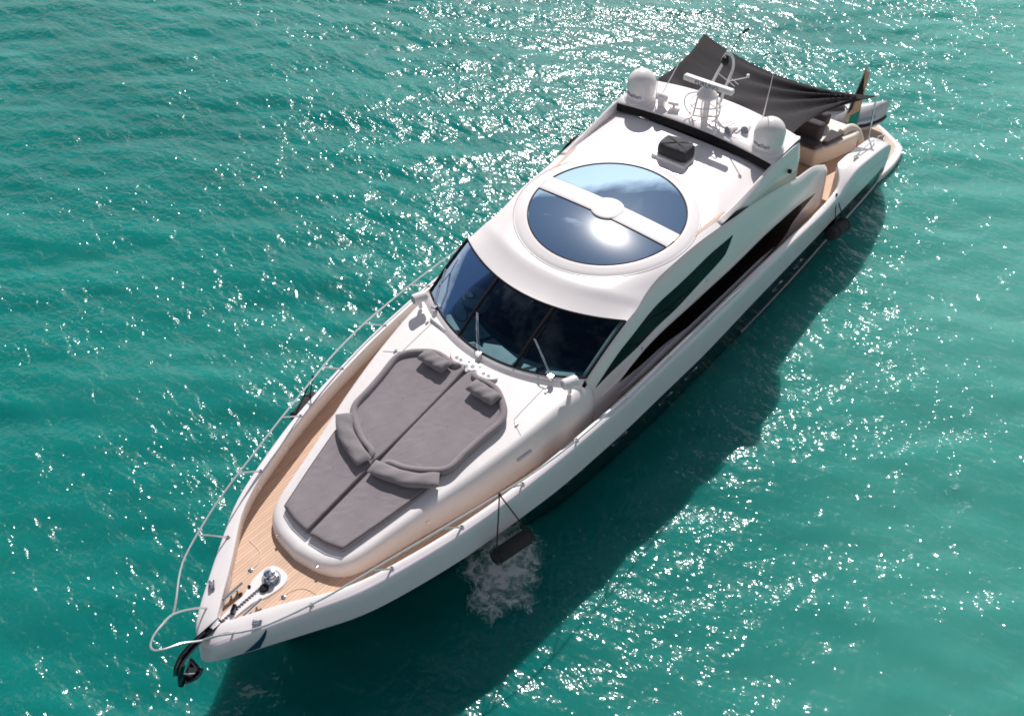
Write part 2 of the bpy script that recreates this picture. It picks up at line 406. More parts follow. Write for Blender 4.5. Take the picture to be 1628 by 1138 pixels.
# ------------------------------------------------------------------ yacht: shared curves (metres, +X bow, +Y port, Z up from the water)
gun = pch([(-15.55, 2.74, 1.55), (-15.4, 2.80, 1.95), (-15.1, 2.84, 2.28), (-14.6, 2.86, 2.50), (-13.4, 2.87, 2.76), (-12.4, 2.87, 2.90), (-11.9, 2.87, 2.78), (-11.4, 2.87, 2.60), (-10.9, 2.88, 2.60),
           (-8.7, 2.89, 2.80), (-6.6, 2.885, 2.98), (-4.65, 2.87, 3.07), (-2.84, 2.83, 3.14), (-1.49, 2.78, 3.17), (.12, 2.66, 3.18), (1.58, 2.48, 3.16),
           (3.06, 2.20, 3.15), (4.5, 1.78, 3.12), (5.26, 1.49, 3.09), (5.87, 1.14, 3.04), (6.62, .68, 2.95), (7.06, .40, 2.88), (7.3, .22, 2.80), (7.42, .1, 2.73), (7.46, 0.0, 2.70)])
capw = pch([(-15.55, .5), (-12.4, .5), (-11.7, .14), (-11.0, .11), (4.5, .11), (5.3, .15), (6.2, .30), (6.7, .34), (7.0, .36), (7.46, .36)])
knz = pch([(-15.55, .95), (-15.3, 1.35), (-14.9, 1.58), (-12, 1.72), (-9, 1.9), (-6.5, 2.0), (-4.9, 2.02), (-2.6, 2.15), (-.7, 2.2), (.6, 2.22), (2, 2.3), (4, 2.36), (6, 2.34), (7.46, 2.30)])
deck_z = pch([(7.3, 2.8), (6, 2.75), (5, 2.68), (4, 2.65), (0, 2.65), (-3, 2.6), (-5, 2.5), (-7, 2.4), (-9, 2.25), (-11, 2.05), (-12, 1.9)])
side_yc = pch([(-.85, 2.1), (-2.18, 2.12), (-3.3, 2.03), (-4, 2.08), (-5, 2.14), (-6.3, 2.27), (-7.7, 2.32), (-9, 2.34), (-11.6, 2.36)])
side_zt = pch([(-.85, 3.81), (-1.5, 4.13), (-2.18, 4.42), (-3.3, 4.61), (-4.3, 4.70), (-6.3, 4.72), (-6.9, 4.64), (-8.54, 4.31), (-9.83, 3.79), (-10.7, 3.62), (-11.6, 3.2)])
side_yb = pch([(-.85, 2.38), (-1.5, 2.4), (-2.67, 2.46), (-5, 2.5), (-7, 2.52), (-9, 2.52), (-11.6, 2.45)])
def side_y(x, z):
    s = np.clip((side_zt(x) - z) / (side_zt(x) - deck_z(x)), 0, 1)
    return side_yc(x) + (side_yb(x) - side_yc(x)) * s**.85
def inner_y(x): return np.maximum(gun(x)[..., 0] - capw(x), 0)

yacht = thing('motor_yacht', 'large white and black motor yacht at anchor seen from above its bow', 'yacht', (-5.0, 0, 0))
def both(fn, name, mat, parent=None, **kw):
    """one part for each side, built from fn(sign)"""
    return [fn(s).build(name, mat, parent or yacht, **kw) for s in (1, -1)]
SX = np.r_[np.linspace(-15.55, -14.4, 14), np.linspace(-14.2, -11, 20), np.linspace(-10.8, 6.0, 85), np.linspace(6.1, 7.2, 16), np.linspace(7.24, 7.46, 9)]
def sgn(P, s): P = np.array(P, float); P[..., 1] *= s; return P
G = gun(SX); GY, GZ, KZ = G[:, 0], G[:, 1], knz(SX)
bow_w = np.clip((SX - 6.6) / .86, 0, 1)**2
KY = GY + (.045 + .05 * np.exp(-((SX - 4.5) / 1.8)**2)) * np.clip((7.46 - SX) / .7, 0, 1)**.7
lowd = pch([(-15.5, .10), (-10, .13), (-5, .32), (0, .6), (2.5, 1.1), (4, 1.2), (6, 1.0), (7.46, .0)])(SX)

BULGE = ((0, 0), (.5, .008), (.8, .03), (.95, .08), (1.0, .24))
def topsides():
    mb = MB()
    for s in (1, -1):
        rows = []
        blg = np.minimum(.055 + .055*np.clip((SX - 1.5)/3.5, 0, 1), GY * .5)
        for f, t in BULGE:
            rows.append(np.stack([SX + .03*bow_w*t/.24, GY + blg*f, GZ - t*.9], 1))
        for t in (.25, .5, .75, .93):
            z0 = GZ - .216; rows.append(np.stack([SX + bow_w*(.03 + .07*t), (GY + blg)*(1-t) + KY*t, z0*(1-t) + KZ*t], 1))
        rows.append(np.stack([SX + bow_w*.10, KY - .0, KZ], 1))
        rows.append(np.stack([SX + bow_w*.06, np.maximum(KY - .05, 0), KZ - .035], 1))
        mb.grid(sgn(np.array(rows), s), flip=s > 0)
    return mb
hull = topsides().build('hull', M['hull_white'], yacht, angle=50)
hull['label'] = 'glossy white upper hull side'
def lower():
    mb = MB()
    for s in (1, -1):
        rows = []
        for t in np.linspace(0, 1.25, 9):
            z = (KZ - .03) * (1 - t); rk = 2.2 * np.clip((SX + 1) / 8.46, 0, 1)**2.2
            y = np.maximum(KY - .05 - np.minimum(lowd, KY*.93) * min(t, 1.2)**1.15, 0)
            rows.append(np.stack([SX - rk*t, y, z], 1))
        mb.grid(sgn(np.array(rows), s), flip=s > 0)
        end = [r[0] for r in rows]
    return mb
low = lower().build('lower_hull', M['hull_black'], yacht, angle=50); low['label'] = 'glossy black lower hull'
# white spray stripe low on the black hull, aft half
def low_y(x, z):
    k = knz(x) - .03; t = np.clip(1 - z / k, 0, 1.2); kk = np.interp(x, SX, KY); d = np.interp(x, SX, np.minimum(lowd, KY*.93))
    return kk - .05 - d * t**1.15
def stripe(s):
    xs = np.linspace(-15.5, -7.0, 60); w = np.clip((-7.0 - xs) / 8, .02, 1) * .034; zc = .815 + 0*xs
    return MB().grid(sgn([np.stack([xs, low_y(xs, z) + dy, z], 1) for z, dy in ((zc + w, .004), (zc + w*.6, .022), (zc - w*.6, .022), (zc - w, .004))], s), flip=s > 0)
both(stripe, 'spray_rail', M['stripe'])
# transom and quarter ends
def transom():
    mb = MB(); x = SX[0]
    pts = [(x, -KY[0], KZ[0]), (x, KY[0], KZ[0]), (x, KY[0]-.1, -.2), (x, -KY[0]+.1, -.2)]
    mb._add(pts, [(0, 1, 2, 3)]); return mb
transom().build('transom', M['gel'], yacht)
# portlights on the black side
for (px, pz) in ((-8.66, 1.26), (-9.85, 1.24), (-4.37, 1.47), (-3.3, 1.5), (-1.44, 1.81), (.11, 1.99)):
    for s in (1, -1):
        th = np.linspace(0, 2*math.pi, 28, endpoint=False)
        def ring(k, d): xx = px + .27*k*np.cos(th); zz = pz + .085*k*np.sin(th); return np.stack([xx, (low_y(xx, zz) + d) * s, zz], 1)
        f = MB().grid(np.array([ring(1.0, 0), ring(1.0, .015), ring(.78, .015), ring(.78, .0)]), cv=True, flip=s < 0).build('portlight', M['chrome'], low)
        MB()._add(ring(.8, .006), [list(range(28)) if s < 0 else list(range(28))[::-1]]).build('portlight_pane', M['sideglass'], low)

# gunwale cap, bulwark, deck
def cap(s):
    yi = np.maximum(GY - capw(SX), 0.0); w = GY - yi
    drop = np.where(SX < -11.7, .0, .0)
    return MB().grid(sgn([np.stack([SX, yi, GZ + .012 - drop], 1), np.stack([SX, yi + w*.15, GZ + .022 - drop], 1), np.stack([SX, yi + w*.6, GZ + .018], 1), np.stack([SX, GY + .004, GZ + .002], 1)], s), flip=s > 0)
both(cap, 'gunwale_cap', M['gel'])
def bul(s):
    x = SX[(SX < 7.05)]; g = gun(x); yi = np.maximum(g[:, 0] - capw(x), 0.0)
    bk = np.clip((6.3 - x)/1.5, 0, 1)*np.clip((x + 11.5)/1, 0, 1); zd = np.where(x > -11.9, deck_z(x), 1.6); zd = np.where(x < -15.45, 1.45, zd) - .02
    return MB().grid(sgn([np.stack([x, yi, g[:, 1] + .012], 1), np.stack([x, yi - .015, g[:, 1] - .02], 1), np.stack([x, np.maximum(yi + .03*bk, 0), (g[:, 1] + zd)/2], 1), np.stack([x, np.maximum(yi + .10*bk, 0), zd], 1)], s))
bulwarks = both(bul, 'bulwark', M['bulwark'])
for s, bw in zip((1, -1), bulwarks):                      # small round drains in the bulwark
    for x in (4.7, 3.75, 1.75, -.35, -2.4):
        y = inner_y(x) + .0; z = gun(x)[1] - .17
        MB().lathe([(.0, .0), (.022, .0), (.024, .012), (.042, .014), (.045, .0)], (x, y*s, z), 14, axis=(0, -s, .25)).build('scupper', M['chrome'], bw)
def teak_deck():
    x = np.r_[np.linspace(-11.9, 6.6, 80), np.linspace(6.65, 7.03, 8)]; yo = np.maximum(inner_y(x) + .11*np.clip((6.3 - x)/1.5, 0, 1), .0)
    yo = np.where(x > 6.4, np.minimum(yo, np.clip((7.03 - x)*.95, 0, 9)), yo)
    return MB().grid(np.stack([np.stack([x, yo*k, deck_z(x) + 0*k], 1) for k in np.linspace(-1, 1, 9)], 1), flip=False)
deck = teak_deck().build('teak_deck', M['teak'], yacht); deck['label'] = 'bleached teak planked deck'
# bow plate between the caps
def bowplate():
    x = np.linspace(6.3, 7.44, 18); yi = np.maximum(inner_y(x), 0); g = gun(x)
    yt = np.where(x < 7.03, np.minimum(yi - .03, (7.03 - x)*.95), 0); rows = []
    for s in (1, -1):
        rows = [np.stack([x, np.maximum(yi, 0)*s, g[:, 1] + .010], 1), np.stack([x, np.maximum(yt, 0)*s, np.where(x < 7.0, deck_z(x) + .012, g[:, 1] + .004)], 1)]
        yield MB().grid(np.array(rows), flip=s > 0)
for mb in bowplate(): mb.build('bow_plate', M['gel'], yacht)

# ------------------------------------------------------------------ foredeck coachroof
base_c = spline([(-1.35, 2.1), (-.95, 2.30), (-.67, 2.355), (.04, 2.26), (1.29, 2.03), (2.28, 1.81), (3.18, 1.54), (4.06, 1.30), (4.70, 1.12), (5.02, .92), (5.22, .55), (5.31, 0)], 60)
top_c = spline([(-1.3, 1.85), (-1.0, 1.95), (-.85, 2.02), (-.2, 1.99), (.98, 1.83), (1.73, 1.66), (2.7, 1.42), (3.75, 1.15), (4.45, .98), (4.83, .78), (5.02, .44), (5.08, 0)], 60)
ztop = pch([(5.0, 2.99), (4.76, 3.035), (2.47, 3.34), (.95, 3.53), (.3, 3.60), (-.1, 3.64), (-1.35, 3.70)])
def coach():
    mb = MB(); cp = lambda c: np.vstack([c, sgn(c[::-1][1:], -1)])
    B, T = cp(base_c), cp(top_c); zb = deck_z(B[:, 0]) - .02; zt = ztop(T[:, 0]); rows = []
    for a in np.linspace(0, math.pi/2, 18):
        u, w = 1 - math.cos(a)**.75 if a < math.pi/2 else 1.0, math.sin(a)**1.0
        h = math.sin(a)**.95; q = (1 - math.cos(a))**1.35
        rows.append(np.c_[B*(1-q) + T*q, zb*(1-h) + zt*h])
    for k in (.96, .8, .6, .4, .2, .0):
        rows.append(np.c_[T[:, 0], T[:, 1]*k, ztop(T[:, 0])])
    mb.grid(np.array(rows)); q = np.array(mb.v); ins = q[:, 0] < .0 - .70*(q[:, 1]/2.1)**2
    keep = [i for i, f in enumerate(mb.f) if not all(ins[k] for k in f)]
    mb.f = [mb.f[i] for i in keep]; mb.mi = [mb.mi[i] for i in keep]; return mb
coachroof = coach().build('coachroof', M['gel_matt'], yacht, angle=179); coachroof['label'] = 'white moulded foredeck coachroof'
# hatch seams and small fittings on the coachroof
def coach_pt(x, y): k = min(1, abs(y) / max(.01, float(np.interp(-x, -top_c[:, 0], top_c[:, 1])))); return (x, y, float(ztop(x)) + .004)
for s in (1, -1):
    for path in ([(.95, 1.84), (.76, 1.5), (-.23, 1.51)],):
        MB().tube([coach_pt(x, y*s) for x, y in resample(path, 14)], .005, 5).build('hatch_seam', M['glassgrey'], coachroof)
    for x, y in ((.80, 1.62), (-.18, 1.6)):
        p = coach_pt(x, y*s); MB().box((p[0], p[1], p[2] + .012), (.09, .035, .03)).build('hinge', M['chrome'], coachroof, bevel=.008)
    MB().tube(resample([(.97, 2.0*s, 3.33), (.36, 2.10*s, 3.36), (-.26, 2.16*s, 3.38)], 10), .007, 5).build('hatch_seam', M['glassgrey'], coachroof)
    MB().tube([(1.26, (2.0)*s, 3.19), (.92, 2.075*s, 3.21)], .045, 10).build('vent_grille', M['lightgrey'], coachroof)
    MB().lathe([(0, .05), (.03, .05), (.035, 0)], (5.19, .52*s, 2.86), 12, axis=(.9, .4*s, .25)).build('nav_lamp', M['chrome'], coachroof)
    for x, y in ((3.3, 1.5), (1.9, 1.87)):
        MB().lathe([(0, .012), (.025, .01), (.03, 0)], (x, y*s, 2.98), 10, axis=(.2, s, .35)).build('step_lamp', M['chrome'], coachroof)
# oval cup-holder plate between sun mattress and windscreen
th = np.linspace(0, 2*math.pi, 40, endpoint=False)
mb = MB(); mb.grid(np.array([[coach_pt(.23 + k*.19*math.cos(a) - .06*(k*math.sin(a))**2, k*.62*math.sin(a))[:2] + (coach_pt(.2, 0)[2] + .035 + dz,) for a in th] for k, dz in ((1.0, 0), (.97, .03), (.9, .034), (.01, .036))]), cv=True)
plate = mb.build('cup_holder_plate', M['gel'], coachroof)
for x, y, r in ((.23, -.40, .028), (.23, -.29, .028), (.17, -.12, .026), (.30, -.09, .032), (.22, .02, .038), (.15, .15, .026), (.30, .14, .03), (.37, .03, .026), (.23, .32, .028), (.22, .44, .028)):
    MB().lathe([(r*1.35, 0), (r*1.3, .006), (r, .007), (r*.95, .002), (0, .002)], (x, y, coach_pt(.2, 0)[2] + .071), 14).build('cup_hole', M['seat'], plate)

# ------------------------------------------------------------------ superstructure
def wB(y): return np.stack([-.15 - .70*(y/2.1)**2, y, 3.735 + .08*(y/2.1)**2], -1)
def wT(y): return np.stack([-1.48 - .70*(y/2.12)**2, y*1.01, 4.45 - .03*(y/2.1)**2], -1)
def wS(u, y):                                             # windscreen surface, u = 0 bottom .. 1 top
    p = wB(y)*(1-u) + wT(y)*u; b = 4*u*(1-u)*.035
    return p + np.array([b*.45, 0, b*.9])
# cowl under the windscreen
def cowl():
    y = np.linspace(-2.1, 2.1, 50); b = wB(y); rows = []
    for dx, dz in ((0, .012), (.05, .0), (.10, -.035), (.2, -.14), (.28, -.35)):
        rows.append(np.stack([b[:, 0] + dx, y*(1 + dx*.02), b[:, 2] + dz], 1))
    return MB().grid(np.array(rows), flip=True)
cowl().build('windscreen_cowl', M['gel'], yacht)
ze = pch([(-1.48, 4.38), (-2.18, 4.43), (-3.3, 4.62), (-4.3, 4.70), (-6.3, 4.73), (-8.1, 4.76)])
zcen = pch([(-1.48, 4.465), (-1.75, 4.575), (-2.1, 4.655), (-2.6, 4.735), (-3.2, 4.805), (-3.9, 4.855), (-6, 4.875), (-8.1, 4.90)])
def roof_z(x, y):
    yc = side_yc(x); k = np.clip(np.abs(y)/yc, 0, 1); z = ze(x) + (zcen(x) - ze(x)) * (1 - k**4.0)
    e = np.sqrt(((np.asarray(x) + 4.52)/1.86)**2 + (np.asarray(y)/1.74)**2); w = np.clip((1.42 - e)/.30, 0, 1); w = w*w*(3 - 2*w)
    t = 4.865 - np.where(np.asarray(x) > -4.52, .13, .02)*((np.asarray(x) + 4.52)/1.86)**2 - .06*(np.asarray(y)/1.74)**2 - .02
    return z*(1-w) + t*w
def roof():
    ks = np.linspace(-1, 1, 61); us = np.r_[0, .02, np.linspace(.06, 1, 80)]; P = np.zeros((len(us), len(ks), 3))
    for j, k in enumerate(ks):
        t = wT(np.array(2.1*k)); xs = t[0]*(1-us) - 8.12*us
        y = k*side_yc(xs)*(1-np.clip((us)*12, 0, 1)*0); y = np.where(us < .12, (t[1]*(1-us/.12) + k*side_yc(xs)*us/.12), k*side_yc(xs))
        z = roof_z(xs, y); z = np.where(us < .1, np.minimum(z, 9)*np.clip(us/.1, 0, 1) + t[2]*(1-np.clip(us/.1, 0, 1)), z)
        P[:, j] = np.stack([xs, y, z], 1)
    mb = MB().grid(P); q = np.array(mb.v); ins = ((q[:, 0] + 4.52)/1.93)**2 + (q[:, 1]/1.81)**2 < 1
    keep = [i for i, f in enumerate(mb.f) if not all(ins[k] for k in f)]      # opening for the skylight
    mb.f = [mb.f[i] for i in keep]; mb.mi = [mb.mi[i] for i in keep]; return mb
roof_o = roof().build('hardtop_roof', M['gel'], yacht, angle=60); roof_o['label'] = 'white hardtop roof with wide round skylight'
def shell(s):
    xs = np.r_[np.linspace(-.85, -2.4, 12), np.linspace(-2.6, -11.6, 50)]; rows = []
    for t in np.r_[0, .012, .03, .055, .09, .125, np.linspace(.16, 1, 14)]:
        zt, zd = side_zt(xs), deck_z(xs) - .02; z = zt*(1-t) + zd*t
        y = side_y(xs, z); rnd_ = np.clip(1 - t/.16, 0, 1)**2.2 * .10; rows.append(np.stack([xs, y - rnd_, z + rnd_*.0], 1))
    return MB().grid(sgn(np.array(rows), s), flip=s < 0)
sides = both(shell, 'cabin_side', M['gel'], solid=.07, angle=50)
# side windows
def win(xs, zt, zb, s, off=.012):
    rows = []
    for t in (-.0, .001, .2, .4, .6, .8, .999, 1):
        z = zt*(1-t) + zb*t; o = 0.0 if t in (-.0, 1) else off
        rows.append(np.stack([xs, side_y(xs, z) + o, z], 1))
    return MB().grid(sgn(np.array(rows), s), flip=s < 0)
uwt = pch([(-1.04, 3.47), (-2.05, 3.91), (-2.66, 4.03), (-3.54, 4.10), (-4.65, 4.15), (-5.58, 4.22), (-6.2, 4.23)])
uwb = pch([(-1.04, 3.465), (-1.56, 3.53), (-2.33, 3.57), (-3.57, 3.57), (-5.0, 3.69), (-5.91, 3.85), (-6.2, 4.22)])
lwt = pch([(-1.77, 3.097), (-2.23, 3.24), (-2.74, 3.31), (-3.55, 3.315), (-5.0, 3.27), (-6.18, 3.255), (-7.58, 3.23), (-9.45, 3.05), (-10.9, 2.74)])
lwb = pch([(-1.77, 3.09), (-2.54, 3.02), (-3.43, 2.95), (-4.64, 2.74), (-6.3, 2.50), (-8.3, 2.36), (-9.27, 2.46), (-9.55, 2.62), (-10.3, 2.70), (-10.9, 2.735)])
for s, sd in zip((1, -1), sides):
    xs = np.linspace(-1.04, -6.2, 40); o = win(xs, uwt(xs), uwb(xs), s).build('side_window', M['sideglass'], sd); o['label'] = 'upper dark side window'
    xs = np.linspace(-1.77, -10.9, 60); o = win(xs, lwt(xs), lwb(xs), s).build('side_window', M['sideglass'], sd); o['label'] = 'long lower dark side window'
    for x in (-2.6, -5.2, -7.4):                           # small round courtesy lamps between the windows
        z = float((uwb(x) if x > -6.2 else 3.9) - .14); MB().lathe([(0, .015), (.03, .012), (.035, 0)], (x, float(side_y(x, z))*s, z), 12, axis=(0, s, .15)).build('courtesy_lamp', M['chrome'], sd)
    xs = np.linspace(-1.15, -10.4, 60); zm = np.where(xs > -6.2, uwb(xs), 3.9 + .0*xs); zm = (lwt(np.minimum(xs, -1.9)) + .10*np.clip((-1.15 - xs)/2, 0, 1))
    MB().tube(np.stack([xs, (side_y(xs, zm) + .002)*s, zm], 1), .022*np.clip((xs + 10.5)/1.5, .2, 1), 8).build('window_moulding', M['gel'], sd)
    # rounded belt moulding along the foot of the cabin side
    xs = np.linspace(-1.2, -9.0, 40); zz = deck_z(xs) + .16; tp = np.clip((-1.2 - xs)/1.5, .15, 1) * np.clip((xs + 9.2)/1.5, .15, 1)
    MB().tube(np.stack([xs, (side_y(xs, zz) - .02)*s, zz], 1), .085*tp, 10).build('belt_moulding', M['gel'], sd)
# dark liner behind the side glass
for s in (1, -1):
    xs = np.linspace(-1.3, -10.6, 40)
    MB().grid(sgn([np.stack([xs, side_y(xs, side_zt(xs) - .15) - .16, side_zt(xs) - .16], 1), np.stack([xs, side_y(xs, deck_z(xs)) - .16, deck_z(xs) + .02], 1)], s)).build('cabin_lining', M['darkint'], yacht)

# windscreen: three panes, frame, mullions, wipers
ws_f = MB()
def wpath(u0, u1, y0, y1, n=24): return [tuple(wS(a, np.array(b)) + np.array([.006, 0, .012])) for a, b in zip(np.linspace(u0, u1, n), np.linspace(y0, y1, n))]
YM = .735
frame = MB()
for path, r in ((wpath(0, 0, -2.09, 2.09, 50), .024), (wpath(1, 1, -2.09, 2.09, 50), .022), (wpath(0, 1, -2.09, -2.09), .03), (wpath(0, 1, 2.09, 2.09), .03), (wpath(0, 1, -YM, -YM), .036), (wpath(0, 1, YM, YM), .036)):
    frame.tube(path, r, 8)
wfr = frame.build('windscreen_frame', M['black'], yacht)
for y0, y1 in ((-2.09, -YM), (-YM, YM), (YM, 2.09)):
    ys = np.linspace(y0, y1, 16); MB().grid(np.array([[wS(u, np.array(y)) for y in ys] for u in np.linspace(0, 1, 12)])).build('windscreen_pane', M['windscreen'], wfr)
for y0, y1, u in ((-1.66, -2.0, .45), (-.05, -.62, .42), (1.52, .82, .46)):
    w = thing_w = None
    a = wB(np.array(y0)) + np.array([.09, 0, .015]); b = wS(u, np.array(y1)) + np.array([.05, 0, .075]); mb = MB()
    for dy in (-.022, .022): mb.tube([a + np.array([0, dy, .06]), (a + b)/2 + np.array([.02, dy, .10]), b + np.array([0, dy*.8, 0])], .009, 6)
    mb.box(tuple(a + np.array([.0, 0, .03])), (.09, .11, .09))
    wp = mb.build('wiper', M['chrome'], yacht)
    c0 = wS(u + .25, np.array(y1)) + np.array([.03, 0, .035]); c1 = wS(max(u - .3, .1), np.array(y1)) + np.array([.03, 0, .035])
    MB().tube([c0, b, c1], .008, 6).build('wiper_blade', M['black'], wp)
# interior seen through the windscreen
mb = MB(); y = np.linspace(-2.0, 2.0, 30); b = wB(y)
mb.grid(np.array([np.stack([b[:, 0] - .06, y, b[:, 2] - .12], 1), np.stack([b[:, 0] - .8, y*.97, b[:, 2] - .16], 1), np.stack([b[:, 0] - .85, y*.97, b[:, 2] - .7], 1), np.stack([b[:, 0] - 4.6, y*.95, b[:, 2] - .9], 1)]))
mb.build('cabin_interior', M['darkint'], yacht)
for poly in ([(-.28, -1.62), (-.20, -1.1), (-.42, -.86), (-.66, -1.35)], [(-.14, -.62), (-.08, -.2), (-.32, -.06), (-.36, -.42)], [(-.09, -.05), (-.14, .62), (-.52, .62), (-.62, .1), (-.45, -.25)], [(-.19, .86), (-.28, 1.18), (-.55, 1.08), (-.5, .78)], [(-.36, 1.36), (-.62, 1.92), (-.9, 1.8), (-.62, 1.28)]):
    MB().prism(poly, lambda x, y: 3.62 + .08*(y/2.1)**2, lambda x, y: 3.68 + .08*(y/2.1)**2).build('dashboard_mat', M['dash'], yacht, bevel=.02)
mb = MB(); mb.lathe([(0, .36), (.2, .36), (.3, .28), (.33, .1), (.3, 0)], (-1.45, -1.3, 3.42), 20); hs = mb.build('helm_seat', M['seat'], yacht)
MB().tube([(-.95 + .03*math.cos(a), -1.3 + .19*math.sin(a), 3.72 + .17*math.cos(a)) for a in np.linspace(0, 2*math.pi, 24, endpoint=False)], .016, 6, closed=True).build('steering_wheel', M['black'], yacht)
mb = MB(); mb.lathe([(0, .05), (.10, .04), (.13, 0)], (-1.30, -1.33, 3.80), 16); mb.build('head_rest', M['black'], yacht)
mb = MB(); mb.tube([(-.72, -1.62, 3.78), (-.5, -1.36, 3.74)], .035, 8); mb.build('grab_handle', M['dash'], yacht)

# searchlights by the windscreen corners
for s in (1, -1):
    c = np.array([-.40, 2.0*s, 4.0]); d = np.array([.92, .28*s if s < 0 else -.35, .05]); d /= np.linalg.norm(d)
    mb = MB(); mb.lathe([(0, -.17), (.09, -.17), (.115, -.14), (.118, .12), (.105, .15), (.09, .152)], c, 18, axis=d)
    sl = mb.build('searchlight', M['gel'], yacht)
    MB().lathe([(.10, .0), (.0, .012)], c + d*.145, 18, axis=d).build('lens', M['glassgrey'], sl)
    MB().tube([c - np.array([0, 0, .08]), (c[0] - .02, c[1], 3.70)], .045, 10).build('bracket', M['gel'], sl)

# ------------------------------------------------------------------ skylight
SC = np.array([-4.52, 0, 0.0]); ZG = 4.865; ax, ay = 1.86, 1.74
def dome_z(x, y):
    u = (np.asarray(x) - SC[0])/ax; return ZG - np.where(u > 0, .13, .02)*u**2 - .06*(np.asarray(y)/ay)**2
def ell(k, z, n=72, kx=0.0): return [(SC[0] + (ax*k + kx)*math.cos(a), (ay*k + kx)*math.sin(a), z) for a in np.linspace(0, 2*math.pi, n, endpoint=False)]
def ering(kx, dz, mix=None): return [(x, y, (float(dome_z(x, y)) if mix is None else float(roof_z(x, y))*(1-mix) + float(dome_z(x, y))*mix) + dz) for x, y, _ in ell(1, 0, kx=kx)]
sk = MB().grid(np.array([ering(.31, -.02, 0), ering(.285, .004, 0), ering(.18, .006, .4), ering(.09, .010), ering(.02, .010), ering(.0, -.02)]), cv=True, flip=True).build('skylight', M['gel'], yacht, angle=50)
MB().tube(np.array([(x, y, float(roof_z(x, y)) + .004) for x, y, _ in ell(1, 0, 96, kx=.318)]), .006, 4, closed=True).build('skylight_seam', M['glassgrey'], sk)
def chord_poly(front):
    xe = SC[0] + (.265 if front else -.265); a0 = math.acos((xe - SC[0])/ax)
    an = np.linspace(-a0 + .004, a0 - .004, 50) if front else np.linspace(a0 + .004, 2*math.pi - a0 - .004, 50)
    return [(SC[0] + ax*math.cos(a)*.995, ay*math.sin(a)*.995) for a in an]
for fr in (True, False):
    xe = SC[0] + (.262 if fr else -.262); t_ = np.linspace(0, 1, 14); v_ = np.linspace(-1, 1, 41)
    ymax = ay*.995*math.sqrt(1 - (.262/ax)**2); yy = v_*ymax; xo = SC[0] + (1 if fr else -1)*ax*.995*np.sqrt(np.maximum(1 - (yy/(ay*.995))**2, 0))
    PP = np.array([np.stack([xe*(1-t) + xo*t, yy, dome_z(xe*(1-t) + xo*t, yy)], 1) for t in t_])
    MB().grid(PP, flip=not fr).build('skylight_pane', M['roofglass'], sk)
    p = chord_poly(fr); MB().tube([(x, y, float(dome_z(x, y)) + .002) for x, y in resample(p, 80, True)], .014, 5, closed=True).build('skylight_gasket', M['black'], sk)
yb_ = np.linspace(-1.73, 1.73, 30)
mb = MB(); mb.grid(np.array([np.stack([SC[0] + dx + 0*yb_, yb_, dome_z(SC[0] + dx, yb_) + dz], 1) for dx, dz in ((-.265, -.03), (-.262, .018), (-.24, .028), (.24, .028), (.262, .018), (.265, -.03))]), flip=True)
mb.build('skylight_crossbar', M['gel'], sk, angle=50)
MB().lathe([(.38, ZG + .0), (.375, ZG + .032), (.34, ZG + .045), (0, ZG + .052)], (SC[0], 0, 0), 40).build('skylight_hub', M['gel'], sk)
MB().tube(np.array([(-5.95 + (abs(y)**2)*.0, y, float(roof_z(-6.72 + .17*y*y, y)) + .004) for y in np.linspace(-.1, .1, 3)]), .002, 4).build('roof_seam', M['glassgrey'], roof_o)
for s in (1, -1):
    xs = np.linspace(-4.75, -6.15, 10); MB().grid(sgn([np.stack([xs, side_yc(xs) - .16, roof_z(xs, side_yc(xs) - .16) + .006], 1), np.stack([xs, side_yc(xs) - .235, roof_z(xs, side_yc(xs) - .235) + .006], 1)], s), flip=s > 0).build('grip_strip', M['teak_pale'], roof_o)

# ------------------------------------------------------------------ radar arch
def arch_z(y): return 5.10 + .10*(1 - (y/2.2)**2)
ys = np.linspace(-2.2, 2.2, 30); aft = -9.45 - .25*(1 - (ys/2.2)**2); fr = -8.06 - .10*(1 - (ys/2.2)**2)
mb = MB(); rows = [np.stack([fr - .02, ys, arch_z(ys) - .07], 1), np.stack([fr, ys, arch_z(ys) - .03], 1), np.stack([fr - .03, ys, arch_z(ys)], 1)]
for k in (.25, .5, .75): rows.append(np.stack([fr*(1-k) + aft*k, ys, arch_z(ys) + .015], 1))
rows += [np.stack([aft + .03, ys, arch_z(ys)], 1), np.stack([aft, ys, arch_z(ys) - .04], 1), np.stack([aft + .06, ys, arch_z(ys) - .2], 1), np.stack([fr - .1, ys, arch_z(ys) - .12], 1)]
arch = mb.grid(np.array(rows), cu=True).build('radar_arch', M['gel'], yacht, angle=50)
MB().grid(np.array([np.stack([fr - .035, ys, arch_z(ys) - .065], 1), np.stack([fr - .005, ys, arch_z(ys) - .075], 1), np.stack([fr + .05, ys, arch_z(ys) - .235], 1), np.stack([fr - .2, ys, arch_z(ys) - .245], 1)]), flip=True).build('arch_vent', M['black'], arch)
le_t = pch([(-5.75, 4.76), (-6.5, 4.86), (-7.4, 5.0), (-8.1, 5.09), (-9.0, 5.08), (-9.35, 5.02)]); le_b = pch([(-5.75, 4.74), (-6.6, 4.66), (-8.5, 4.28), (-9.35, 4.02)])
def leg(s):
    xs = np.linspace(-5.75, -9.35, 30); zt, zb = le_t(xs), le_b(xs); yt = side_yc(xs) - .10; yb = side_yc(xs) + .02
    return MB().grid(sgn([np.stack([xs, yt - .10, roof_z(np.maximum(xs, -8.1), yt - .10) - .03], 1), np.stack([xs, yt - .06, zt - .015], 1), np.stack([xs, yt - .03, zt], 1), np.stack([xs, yt, zt - .015], 1), np.stack([xs, yt*.6 + yb*.4 + .03, zt*.6 + zb*.4], 1), np.stack([xs, yb, zb], 1)], s), flip=s < 0)
both(leg, 'arch_leg', M['gel'], solid=.03)
